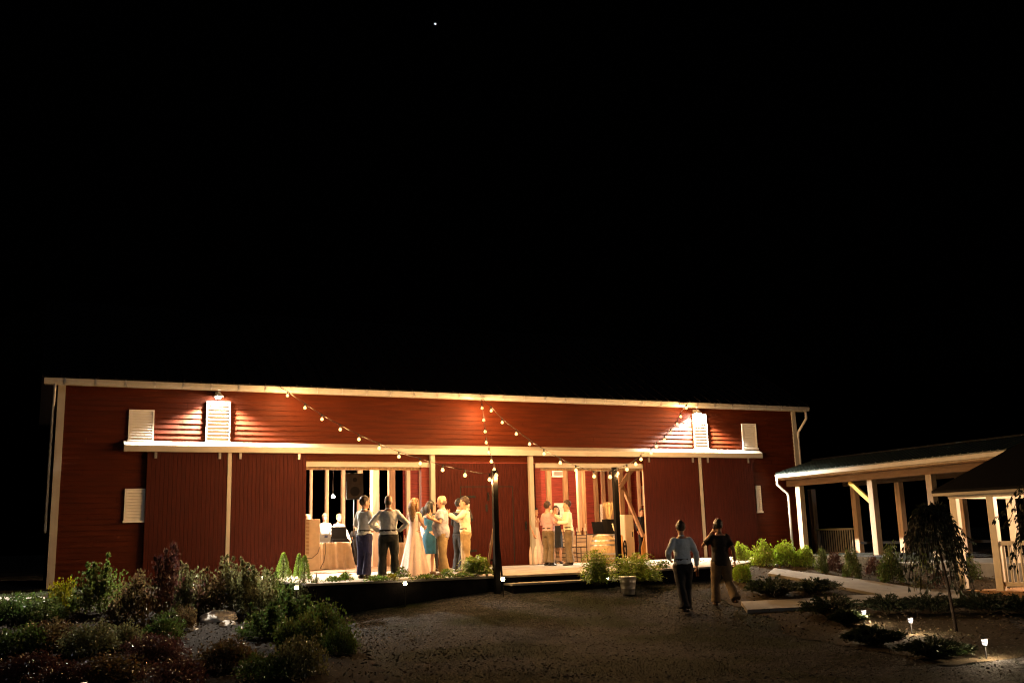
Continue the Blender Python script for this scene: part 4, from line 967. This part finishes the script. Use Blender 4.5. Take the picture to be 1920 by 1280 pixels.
person((809,1070.5), 0, R_(165), 'dark haired man in black suit half hidden behind the woman in teal', hgt=1.76, top='suit', bottom='suit', hair='hairk', head_yaw=R_(20), belt=False, elbow_r=(.22,.10,1.2), hand_r=(.10,.25,1.25))
person((797,1071.5), 0, R_(60), 'woman in ivory gown mostly hidden between the pink gown and the teal dress', hgt=1.60, female=True, dress=('long',.012,.30), top='bridal', hair='hairk', hairstyle='bob', elbow_r=(.2,.08,1.15), hand_r=(.1,.24,1.2), elbow_l=(-.2,.08,1.15), hand_l=(-.1,.24,1.2))
_, f = person((863,1072.5), 0, R_(70), 'man in black suit raising a drink, behind the man in cream shirt', hgt=1.73, top='suit', bottom='suit', hair='hairk', belt=False, elbow_r=(.25,.16,1.26), hand_r=(.10,.24,1.48), elbow_l=(-.27,.02,1.17), hand_l=(-.22,.24,1.10), grip=.9, skin='skin')
tumbler(f((.05,.26,1.55)), 'tumbler raised by the man in black suit')
_, f = person((874,1074.5), 0, R_(-66), 'man in cream shirt, brown belt and khaki trousers facing left with an arm raised', hgt=1.73, top='cream', bottom='khaki', heavy=1.03, hair='hairb', shoes='shoet', elbow_r=(.26,.18,1.24), hand_r=(.13,.37,1.40), elbow_l=(-.25,.20,1.26), hand_l=(-.10,.38,1.38), foot_r=(.11,.04), foot_l=(-.10,-.06), grip=.8)
# inside the right doorway
ins = wall(1030,1056,.6)
_, f = person((1030,1060.0), 0, R_(75), 'bearded man in dusty pink shirt standing in the right doorway', hgt=1.73, heavy=1.1, belly=.03, top='pinkshirt', bottom='olive', hair='hairb', beard='hairk', elbow_r=(.27,.06,1.15), hand_r=(.13,.28,1.28), elbow_l=(-.27,.02,1.16), hand_l=(-.13,.27,1.25), grip=.9, belt=True, fine=False)
tumbler(f((.06,.36,1.30)), 'tumbler held by the bearded man in the doorway')
_, f = person((1068,1059.5), 0, R_(-70), 'man in white shirt and khaki trousers facing left in the right doorway', hgt=1.73, top='cream', bottom='olive', hair='hairb', elbow_r=(.27,.10,1.20), hand_r=(.12,.36,1.40), elbow_l=(-.26,.06,1.16), hand_l=(-.12,.30,1.18), grip=.9, fine=False)
tumbler(f((.06,.45,1.43)), 'tumbler held up by the man in white shirt in the doorway')
person((1046,1056.5), 0, R_(200), 'woman in dark dress standing behind the bearded man', hgt=1.66, female=True, dress=('short',.50,.19), top='suit', hair='hairb', hairstyle='long', fine=False, elbow_r=(.2,.08,1.15), hand_r=(.1,.22,1.2))
person((1006,1057.5), 0, R_(150), 'woman with bare shoulders half hidden by the left trim of the right doorway', hgt=1.62, female=True, dress=('long',.012,.28), top='pink', hair='hairk', hairstyle='bob', fine=False)
c = wall(1208,1046,5.5)
person(None, 0, R_(190), 'man in dark suit at the far right inside the right doorway', hgt=1.73, top='suit', bottom='suit', hair='hairk', loc=(c.x,c.y), belt=False, fine=False)
# behind the music table
def inside(px, Y): c = wall(px, 1040, Y); return (c.x, c.y)
person(None, 0, R_(190), 'man in bright white shirt working behind the music table', hgt=1.70, top='white', bottom='blackcloth', hair='hairg', loc=inside(608,5.2), elbow_r=(.26,.08,1.14), hand_r=(.16,.28,1.05), elbow_l=(-.26,.08,1.14), hand_l=(-.16,.28,1.05), fine=False, head_tilt=R_(-15))
person(None, 0, R_(165), 'person in white shirt and black vest leaning on the music table', hgt=1.68, female=True, top='white', bottom='blackcloth', hair='hairl', lean=.12, loc=inside(633,5.0), elbow_r=(.25,.12,1.14), hand_r=(.18,.30,.98), elbow_l=(-.28,.12,1.12), hand_l=(-.30,.30,.90), fine=False)
person(None, 0, R_(130), 'man whose head shows above the tall covered cabinet', hgt=1.70, top='pinkshirt', bottom='char', hairstyle='bald', loc=inside(575,5.0), fine=False)
person(None, -.02, R_(200), 'person in dark clothes and white cap behind the tripod stand', hgt=1.42, top='suit', bottom='suit', hair='hairg', loc=inside(668,5.6), fine=False, belt=False, elbow_r=(.26,.10,1.14), hand_r=(.16,.28,1.15), elbow_l=(-.26,.10,1.14), hand_l=(-.16,.28,1.15))
# two men walking towards the barn
p = ground(1286,1149)
person(None, p.z, R_(22), 'man in pale blue shirt and black trousers walking away over the gravel', hgt=1.72, heavy=1.02, top='bluewhite', bottom='blackcloth', hair='hairb', loc=(p.x,p.y), elbow_r=(.27,-.05,1.15), hand_r=(.29,.08,.92), elbow_l=(-.31,-.07,1.16), hand_l=(-.22,.16,1.04), foot_r=(.06,.16), foot_l=(-.05,-.14), lift_l=.03, head_yaw=R_(4))
q = ground(1357,1136)
t_, f = person(None, q.z, R_(20), 'man in dark tee shirt and khaki trousers walking away with a phone at his ear', hgt=1.70, top='tee', bottom='olive', sleeves='short', tucked=False, hair='hairk', loc=(q.x,q.y), heavy=1.04, elbow_l=(-.34,.08,1.24), hand_l=(-.13,.04,1.52), elbow_r=(.27,-.05,1.15), hand_r=(.32,.06,.91), foot_l=(-.12,.16), foot_r=(.17,-.30), knee_r=(.13,-.02,.49), lift_r=.07, belt=False, shoes='shoet', skin='skin2', grip=.8)
ph = MB().box(-.006,.006,-.036,.036,-.07,.07).build('phone', M['phone'], bevel=.004); ph.location = f((-.098,.03,1.62)); ph.rotation_euler = (.3,0,-R_(20)); tag(ph, 'phone held at the ear of the man in dark tee shirt', 'phone')
bt = MB().lathe([(.03,0),(.034,.02),(.034,.15),(.014,.21),(.013,.27),(.015,.275)], 14).build('bottle', M['gbrown'], smooth=True); bt.location = Vector((p.x,p.y,p.z))+Vector((.36,.05,.66)); tag(bt, 'brown bottle hanging from the hand of the man in pale blue shirt', 'bottle')

# ------------------------------------------------------------------ plants
def leaf(b, p, d, L, w, fold=.25, n=None):
    d = d.normalized(); r = n or Vector((random.gauss(0,1),random.gauss(0,1),random.gauss(0,1))); s = d.cross(r)
    if s.length < 1e-4: s = Vector((1,0,0))
    s.normalize(); u = s.cross(d)
    v = [b.verts.new(q) for q in (p, p+d*L*.45+s*w+u*w*fold, p+d*L, p+d*L*.45-s*w+u*w*fold)]
    m_ = b.verts.new(p+d*L*.5)
    b.faces.new((v[0],v[1],m_)); b.faces.new((v[1],v[2],m_)); b.faces.new((v[2],v[3],m_)); b.faces.new((v[3],v[0],m_))
def rnd(): 
    v = Vector((random.gauss(0,1),random.gauss(0,1),random.gauss(0,1))); return v.normalized()
def shrub_mesh(name, n=900, L=.05, w=.016, clumps=26, rag=.22, flat_=.8, up=.4, spikes=0):
    """leaf clumps through a dome of radius 1 x height 1.4"""
    b = bmesh.new(); C_ = []
    for i in range(clumps):
        d = rnd(); d.z = abs(d.z); r = random.uniform(.45,.95); C_.append((Vector((d.x*r,d.y*r,.12+d.z*r*flat_*1.25)), random.uniform(.18,.36)))
    for i in range(spikes):
        a = random.uniform(0,6.28); r = random.uniform(.1,.55); top = random.uniform(.95,1.35)*flat_*1.25
        for k in range(5): u = k/4; C_.append((Vector((math.cos(a)*r*(.5+.5*u),math.sin(a)*r*(.5+.5*u),.45+(top-.45)*u)), .15-.09*u))
    for i in range(n):
        c, s = random.choice(C_); o = rnd()*s*random.random()**.4; p = c+o
        if p.z < .02: p.z = random.uniform(.02,.2)
        d = (o*1.3+p*.4+rnd()*.9+Vector((0,0,up*.6))).normalized(); leaf(b, p, d, L*random.uniform(.55,1.15), w*random.uniform(.9,1.6))
    zs = sorted(v.co.z for v in b.verts); rs = sorted(v.co.xy.length for v in b.verts); zm, rm = zs[int(len(zs)*.985)], rs[int(len(rs)*.96)]
    for v in b.verts: v.co.x /= rm; v.co.y /= rm; v.co.z /= zm
    me = bpy.data.meshes.new(name); b.to_mesh(me); b.free(); return me
def stems_mesh(name, n=9, h=1.0):
    b = MB()
    for i in range(n):
        a = random.uniform(0,6.28); r = random.uniform(.3,.8); b.tube([(0,0,-.08),(math.cos(a)*r*.35,math.sin(a)*r*.35,.4*h),(math.cos(a)*r,math.sin(a)*r,random.uniform(.7,1.1)*h)], [.022,.016,.005], 5)
    me = bpy.data.meshes.new(name); b.b.to_mesh(me); b.b.free(); return me
SH = {'small': [shrub_mesh('foliage', 2600,.10,.034,40) for _ in range(3)], 'big': [shrub_mesh('foliage', 4200,.085,.030,60,spikes=5) for _ in range(4)],
      'round': [shrub_mesh('foliage', 3600,.10,.036,60,flat_=.75,up=.5) for _ in range(2)], 'wispy': [shrub_mesh('foliage', 1900,.085,.026,30,up=1.0,spikes=12) for _ in range(2)],
      'low': [shrub_mesh('foliage', 3200,.085,.028,60,flat_=.45) for _ in range(3)]}
ST = [stems_mesh('stems', 10) for _ in range(2)]
MESHM = {}
def mesh_in(me, mt):
    k = (me.name, mt)
    if k not in MESHM: c = me.copy(); c.materials.clear(); c.materials.append(M[mt]); MESHM[k] = c
    return MESHM[k]
def plant(px, py, hpx, wpx, kind, mt, label, name='shrub', group=None, cat='shrub', p=None):
    """px, py: foot in the photograph; hpx, wpx: height and width it shows there"""
    p = p or ground(px, py); dep = (p-CAM).dot(FWD); s = dep/1866.67; h = hpx*s; r = wpx*s/2/.98
    t = thing(name, (p.x,p.y,p.z-.02), label, cat, group, rz=random.uniform(0,6.28))
    fl = {'low':.45,'round':.75}.get(kind,.8)
    f = bpy.data.objects.new('foliage', mesh_in(random.choice(SH[kind]), mt)); COL.objects.link(f); f.parent = t; f.scale = (r,r,h)
    g = bpy.data.objects.new('stems', mesh_in(random.choice(ST), 'stem')); COL.objects.link(g); g.parent = t; g.scale = (r*.8,r*.8,h*.9)
    return t
GL = 'shrubs in the left garden bed'
for a in (
 (190,1150,95,110,'big','leaf','rounded green leaved shrub before the left corner of the barn'),
 (118,1150,60,60,'small','leafyel','yellow tinged shrub at the foot of the left corner board'),
 (40,1160,45,110,'low','leafdark','low dark shrub at the far left edge below the short path'),
 (85,1165,45,80,'small','leaf','green shrub under the yellow tinged one at the left'),
 (255,1165,85,95,'small','leafrose','reddish topped shrub between the rounded green shrub and the burgundy one'),
 (312,1160,135,95,'wispy','leafred','tall wispy burgundy shrub with pale upper twigs'),
 (350,1150,90,80,'big','leafgrey','olive shrub with pale leaf tips right of the burgundy one'),
 (395,1150,85,85,'big','leafrose','rose bush below the dark door panel left of the white trim'),
 (432,1145,100,80,'wispy','leafgrey','tall loose shrub rising before the white door trim'),
 (470,1150,92,95,'big','leafgrey','broad silvery shrub right of the white door trim'),
 (510,1140,70,80,'big','leaf','green shrub to the left of the small spruces'),
 (548,1150,55,70,'small','leafdark','dark shrub below the small spruces'),
 (580,1155,70,60,'small','leafgrey','speckled shrub at the left end of the patio edge'),
 (500,1196,66,100,'big','leafdark','dark glossy shrub above the flat boulder to its right'),
 (550,1192,75,110,'big','leafdark','deep shaded shrub right of the boulder'),
 (560,1215,60,90,'low','leaf','spreading green shrub on the gravel edge below the patio end'),
 (610,1205,70,90,'low','leafdark','creeping shrub running out onto the gravel'),
 (640,1225,50,70,'low','leafdark','lowest dark creeper at the edge of the gravel'),
 (170,1225,55,110,'low','leafgrey','pale flowered ground shrub below the rounded green one'),
 (225,1215,45,80,'low','leafgrey','pale speckled ground shrub beside the small stones'),
 (100,1215,50,110,'low','leafrose','shaded low shrub at the left with dull red leaves'),
 (30,1225,50,110,'low','leafdark','nearly black low shrub at the left margin'),
 (290,1235,45,120,'low','leafred','low burgundy shrub below the flat boulder to its left'),
 (60,1270,45,140,'low','leafred','dark red ground shrub in the bottom left corner'),
 (200,1275,45,140,'low','leafrose','dull rose ground shrub near the bottom left path light'),
 (330,1280,45,130,'low','leafred','dark burgundy ground shrub at the bottom, third of the way in'),
 (430,1255,55,120,'low','leafrose','dim rose shrub below the flat boulder'),
 (500,1270,45,110,'low','leafdark','dim green shrub at the bottom below the boulder'),
 (560,1265,65,110,'low','leafgrey','small leaved shrub with bright specks near the gravel'),
 (120,1285,40,120,'low','leafred','dark red ground shrub behind the bottom left path light'),
 (310,1200,50,80,'small','leafdark','dark shrub under the tall burgundy one, left of the boulder'),
 (345,1178,40,50,'small','leafrose','small rose shrub between the burgundy shrub and the boulder')):
    plant(*a, group=GL)
GR2 = 'bright shrubs along the right end of the barn'
for a in (
 (1391,1053,34,34,'round','leafbright','bright green ball shrub right beside the man in dark tee shirt'),
 (1432,1060,44,50,'round','leafbright','bright leafy shrub second along the right end of the barn'),
 (1474,1060,42,52,'round','leafbright','broad bright shrub below the small wall vent at the right'),
 (1508,1062,36,44,'round','leafbright','bright shrub at the foot of the barn corner downspout'),
 (1392,1090,32,36,'round','leafbright','small bright shrub low beside the man in dark tee shirt')): plant(*a, group=GR2)
GR3 = 'small upright shrubs in the mulch before the walkway'
for a in (
 (1543,1074,44,26,'small','leaf','narrow green shrub first in the mulch row'),
 (1567,1070,34,28,'small','leafred','reddish shrub second in the mulch row'),
 (1598,1084,52,36,'small','leaf','dense green shrub before the walkway railing'),
 (1640,1078,34,32,'small','leafred','brownish red shrub at the foot of the white walkway post'),
 (1675,1092,66,50,'small','leaf','tallest green shrub in the mulch row'),
 (1735,1077,50,34,'wispy','leaf','slender green shrub beside the second white walkway post'),
 (1757,1102,34,56,'wispy','leafred','wide purple shrub under the weeping tree'),
 (1822,1086,42,34,'small','leaf','green shrub between the two gazebo posts'),
 (1726,1108,30,30,'wispy','leafgrey','thin twiggy shrub left of the purple one')): plant(*a, group=GR3)
def juniper(px, py, hpx, wpx, label):
    p = ground(px, py); s = (p-CAM).dot(FWD)/1866.67; h = hpx*s*.72; r = wpx*s/2*1.2
    t = thing('juniper', (p.x,p.y,p.z-.02), label, 'juniper', 'dark spreading junipers', rz=random.uniform(0,6.28)); b = bmesh.new(); tw = MB()
    for i in range(190):
        a = random.uniform(0,6.28); rr = random.random()**.6*.75; o = Vector((math.cos(a)*r*rr, math.sin(a)*r*rr, 0)); a += random.gauss(0,.7)
        L_ = r*random.uniform(.12,.30); up = h*random.uniform(.55,1.0)*(1.1-rr*.75); n = 12
        q = [o*(.3+.7*u)+Vector((math.cos(a)*L_*u, math.sin(a)*L_*u, .03+up*math.sin(u*1.55))) for u in [k/n for k in range(n+1)]]
        if i % 3 == 0: tw.tube(q[::4], .006, 4)
        for k in range(3, n+1):
            for _ in range(4):
                d = (q[k]-q[k-1]).normalized()+rnd()*.6; leaf(b, q[k], d, random.uniform(.04,.085), .008)
    me = bpy.data.meshes.new('foliage'); b.to_mesh(me); b.free(); link('foliage', me, M['juniper'], t); tw.build('branches', M['stem'], t)
for a in ((1452,1118,50,95,'dark juniper at the near edge of the upper concrete path'),(1528,1112,38,90,'dark juniper lying over the middle of the concrete path'),(1560,1155,55,110,'dark juniper at the end of the concrete kerb slab'),(1665,1150,48,90,'dark juniper behind the first path light'),(1745,1150,50,110,'dark juniper under the weeping tree by its stake'),(1850,1148,48,110,'dark juniper before the gazebo posts'),(1915,1150,44,80,'dark juniper at the right margin below the gazebo railing'),(1590,1172,40,60,'small dark juniper left of the first path light'),(1640,1208,42,100,'dark juniper below the first path light'),(1755,1232,44,120,'broad dark juniper left of the lowest path light')): juniper(*a)
def spruce(px, py, hpx, wpx, label, p):
    s = (p-CAM).dot(FWD)/1866.67; h = hpx*s; r = wpx*s/2; t = thing('dwarf_spruce', p, label, 'spruce', 'dwarf spruces beside the patio'); b = bmesh.new()
    for i in range(2600):
        u = random.random()**1.3; a = random.uniform(0,6.28); lob = 1+.18*math.sin(a*5+u*14)+.10*noise.noise(Vector((math.cos(a)*3,math.sin(a)*3,u*7)))
        rr = r*(1-u)**.75*lob*random.uniform(.75,1.02); q = Vector((math.cos(a)*rr, math.sin(a)*rr, .05+u*h*.97)); leaf(b, q, Vector((math.cos(a),math.sin(a),.7))+rnd()*.5, random.uniform(.025,.05), .007)
    me = bpy.data.meshes.new('foliage'); b.to_mesh(me); b.free(); link('foliage', me, M['spruce'], t); MB().tube([(0,0,-.1),(0,0,h*.9)],[.03,.005],6).build('trunk', M['bark'], t)
for px, py, hp, wp, lab in ((531,1088,48,30,'largest dwarf spruce beside the patio, standing at the left'),(560,1086,44,19,'slim dwarf spruce in the middle of the three'),(571,1092,46,22,'dwarf spruce nearest the patio end')): spruce(px, py, hp, wp, lab, flat(px, py, -.08))
def fern(px, py, hpx, wpx, label, p, n=170, fl=False):
    s = (p-CAM).dot(FWD)/1866.67; h = hpx*s; r = wpx*s/2; t = thing('fern', p, label, 'fern', 'ferns by the posts'); b = bmesh.new(); st = MB()
    for i in range(n):
        a = random.uniform(0,6.28); L_ = r*random.uniform(.45,1.05); up = h*random.uniform(.12,1.1); k = 14
        o_ = rnd()*r*.35; q = [Vector((o_.x+math.cos(a)*L_*u, o_.y*.7+math.sin(a)*L_*u, up*(1-.55*abs(o_.x)/r)*math.sin(u*2.75)*.95+.02)) for u in [j/k for j in range(k+1)]]
        if i % 4 == 0: st.tube(q[::3], .003, 4)
        for j in range(2, k+1):
            d = (q[j]-q[j-1]).normalized(); sd = d.cross(Vector((0,0,1))).normalized()
            for sg in (-1,1): leaf(b, q[j], sd*sg+d*.6+rnd()*.25, .07*(1.1-abs(j/k-.4)), .011)
    me = bpy.data.meshes.new('fronds'); b.to_mesh(me); b.free(); link('fronds', me, M['fern'], t); st.build('stalks', M['stem'], t)
fern(915,1090,36,62,'bushy fern on the patio corner at the easel', Vector((8.45,-6.95,.0)))
fern(1122,1095,66,60,'tall fern left of the right timber post', wall(1122,1098,-7.75))
fern(1190,1092,50,100,'broad fern clump behind the metal bucket', wall(1190,1090,-7.72), 200)
fern(1216,1090,30,50,'drooping fern at the right side of the bucket', wall(1216,1092,-7.8), 60)
def creeper(px, py, hpx, wpx, label, mt='ivy', Y=-6.9, petals=0):
    p = wall(px, py, Y); p.z = max(p.z, .002); s = (p-CAM).dot(FWD)/1866.67; r = wpx*s/2; h = hpx*s; t = thing('creeping_plant', p, label, 'plant', 'plants creeping along the patio edge'); b = bmesh.new()
    for i in range(int(220+wpx*5)):
        x = random.gauss(0,.45)*r; y = random.gauss(0,.10); q = Vector((x, y, random.random()*h*max(.15,1-abs(x/r)**2))); leaf(b, q, rnd()+Vector((0,-.3,.6)), random.uniform(.025,.055), .014)
    me = bpy.data.meshes.new('leaves'); b.to_mesh(me); b.free(); link('leaves', me, M[mt], t)
    mb = MB()
    for i in range(7): a = random.uniform(-1,1)*r; mb.tube([(0,0,.01),(a*.5,random.uniform(-.05,.05),.02),(a,random.uniform(-.06,.06),.03)], .004, 4)
    mb.build('runners', M['stem'], t)
    if petals:
        b = bmesh.new()
        for i in range(petals): q = Vector((random.gauss(0,.5)*r, random.gauss(0,.1), random.uniform(.01,h*.5))); leaf(b, q, rnd()+Vector((0,0,.8)), .035, .016)
        me = bpy.data.meshes.new('petals'); b.to_mesh(me); b.free(); link('petals', me, M['petal'], t)['kind'] = 'stuff'
for a in ((627,1089,8,34,'flat creeping plant on the patio edge left of the bushy one'),(648,1087,14,24,'small bushy plant on the patio edge before the music table'),(707,1088,9,50,'creeping plant at the feet of the bald man in white'),(754,1082,18,30,'leafy plant on the patio edge left of the pink gown'),(733,1086,10,24,'yellowish creeper just right of the bald man in white','leafyel'),(800,1086,7,60,'scattered low plant before the pink gown','ivy',-6.95,60),(838,1081,14,26,'small plant at the feet of the stout bald man'),(868,1083,7,50,'low plant with pale fallen petals before the man in cream','ivy',-7.0,70)): creeper(*a)
creeper(1243,1068,14,30,'small dark plant on the patio edge left of the man in pale blue', 'leafdark', -7.3)

# weeping tree at the right, and a branch of one just outside
def weep(base, label, top_h, spread, ndrop, lean=(0,0), drop=(.5,1.1), nleaf=16):
    t = thing('weeping_tree', base, label, 'tree', 'young weeping trees'); top = Vector((lean[0],lean[1],top_h)); b = bmesh.new(); br = MB()
    MB().tube([(0,0,-.1), top*.5+Vector((.03,0,0)), top], [.028,.022,.016], 8).build('trunk', M['bark'], t, smooth=True)
    for i in range(ndrop):
        a = random.uniform(0,6.28); R0 = spread*random.uniform(.35,1.0); h0 = random.uniform(.05,.35); dl = random.uniform(*drop)
        q = [top]+[top+Vector((math.cos(a)*R0*u, math.sin(a)*R0*u, h0*math.sin(math.pi*min(u,1)*.9)-dl*max(0,u-.45)**1.6*1.6)) for u in [k/12 for k in range(1,15)]]
        br.tube(q, .005, 4)
        for k in range(3, len(q)):
            for _ in range(nleaf//8+1):
                d = (q[k]-q[k-1]).normalized()+rnd()*.6+Vector((0,0,-.4)); leaf(b, q[k]+rnd()*.03, d, random.uniform(.06,.11), .018)
    me = bpy.data.meshes.new('crown'); b.to_mesh(me); b.free(); link('crown', me, M['weep'], t); br.build('branches', M['bark'], t)
wb = ground(1795,1185); wt = at(1750,985,(wb-CAM).dot(FWD)+.2)
weep(wb, 'young weeping tree with dark drooping crown before the walkway', wt.z-wb.z, .50, 90, (wt.x-wb.x, wt.y-wb.y), (.25,1.2), 22)
wb2 = ground(2010,1200); w2 = at(1985,945,(wb2-CAM).dot(FWD))
weep(wb2, 'weeping tree at the right margin, only its branch tips in view', w2.z-wb2.z, .75, 70, (w2.x-wb2.x, w2.y-wb2.y), (.3,1.0), 16)

# rocks
def rock(px, py, wpx, hpx, label, tilt=.32, p=None):
    p = p or ground(px, py); s = (p-CAM).dot(FWD)/1866.67; b = MB(); b.ball((0,0,0), 1, 4); sd = random.random()*99
    for v in b.b.verts:
        c = v.co.copy(); v.co = c*(1+.28*noise.noise(c*1.1+Vector((sd,0,0)))+.14*noise.noise(c*2.8+Vector((0,sd,0)))+.05*noise.noise(c*8)); v.co.z = v.co.z if v.co.z < .55 else .55+(v.co.z-.55)*.25
        v.co.x *= wpx*s/2; v.co.y *= wpx*s*.40; v.co.z *= hpx*s*.9
    o = b.build('rock', M['rock'], smooth=False); o.location = (p.x,p.y,p.z+hpx*s*.1); o.rotation_euler = (tilt+random.uniform(-.06,.06),random.uniform(-.12,.0),random.uniform(-.4,.4)); tag(o, label, 'rock', 'rocks in the garden bed')
for a in ((409,1163,68,20,'large flat topped pale boulder among the left shrubs'),(392,1166,24,9,'small pale rock tucked under the left side of the boulder'),(362,1174,14,8,'small pale stone lying left of the boulder'),(424,1172,34,8,'thin pale rock under the right side of the boulder'),(238,1196,22,9,'small dim stone among the pale speckled shrubs'),(356,1181,26,5,'thin flat stone left below the boulder')): rock(*a)
for px, py, w, lab in ((552,1096,40,'flat pale stone under the dwarf spruces'),(516,1090,24,'small flat stone left of the dwarf spruces')): rock(px, py, w, 5, lab, p=flat(px, py, -.10))

# loose stones over the gravel and fallen leaves in the beds (nobody could count them)
b = bmesh.new()
for i in range(5200):
    x = random.uniform(4.5,13.5); y = random.uniform(-18,-7.6)
    if noise.noise(Vector((x*.55,y*.55,2))) < -.12 and random.random() < .8: continue
    r = random.uniform(.006,.016)*(1.5 if random.random() < .05 else 1)
    mt = Matrix.Translation((x,y,gz(x,y)+r*.4)) @ Matrix.Rotation(random.uniform(0,6),4,'Z') @ Matrix.Diagonal((r*random.uniform(.8,1.5),r,r*.7,1)); bmesh.ops.create_icosphere(b, subdivisions=1, radius=1, matrix=mt)
me = bpy.data.meshes.new('gravel'); b.to_mesh(me); b.free(); M['pebble'] = mat('pale pebbles', (.065,.058,.05), .8, island=.6); tag(link('gravel', me, M['pebble']), kind='stuff')
b = bmesh.new()
for i in range(9000):
    if random.random() < .5: x, y = random.uniform(11,21), random.uniform(-16,-3)
    else: x, y = random.uniform(-2,6), random.uniform(-16,-3)
    if -7.5 < y and 4.8 < x < 15.6: continue
    leaf(b, Vector((x,y,gz(x,y)+.045)), Vector((random.gauss(0,1),random.gauss(0,1),random.uniform(.0,.6))), random.uniform(.03,.08), .013)
me = bpy.data.meshes.new('leaf_litter'); b.to_mesh(me); b.free(); M['litter'] = mat('brown leaf litter', (.06,.04,.02), .85, island=.6); tag(link('leaf_litter', me, M['litter']), kind='stuff')
b = bmesh.new()
for i in range(16000):
    x = random.uniform(5,13.5); y = random.uniform(-17,-7.7)
    if noise.noise(Vector((x*.55,y*.55,2))) > .02: continue
    leaf(b, Vector((x,y,gz(x,y))), Vector((random.gauss(0,.5),random.gauss(0,.5),.8)), random.uniform(.02,.055), .003)
me = bpy.data.meshes.new('grass'); b.to_mesh(me); b.free(); M['grassb'] = mat('thin dry grass', (.03,.036,.014), .7, island=.5); tag(link('grass', me, M['grassb']), kind='stuff')
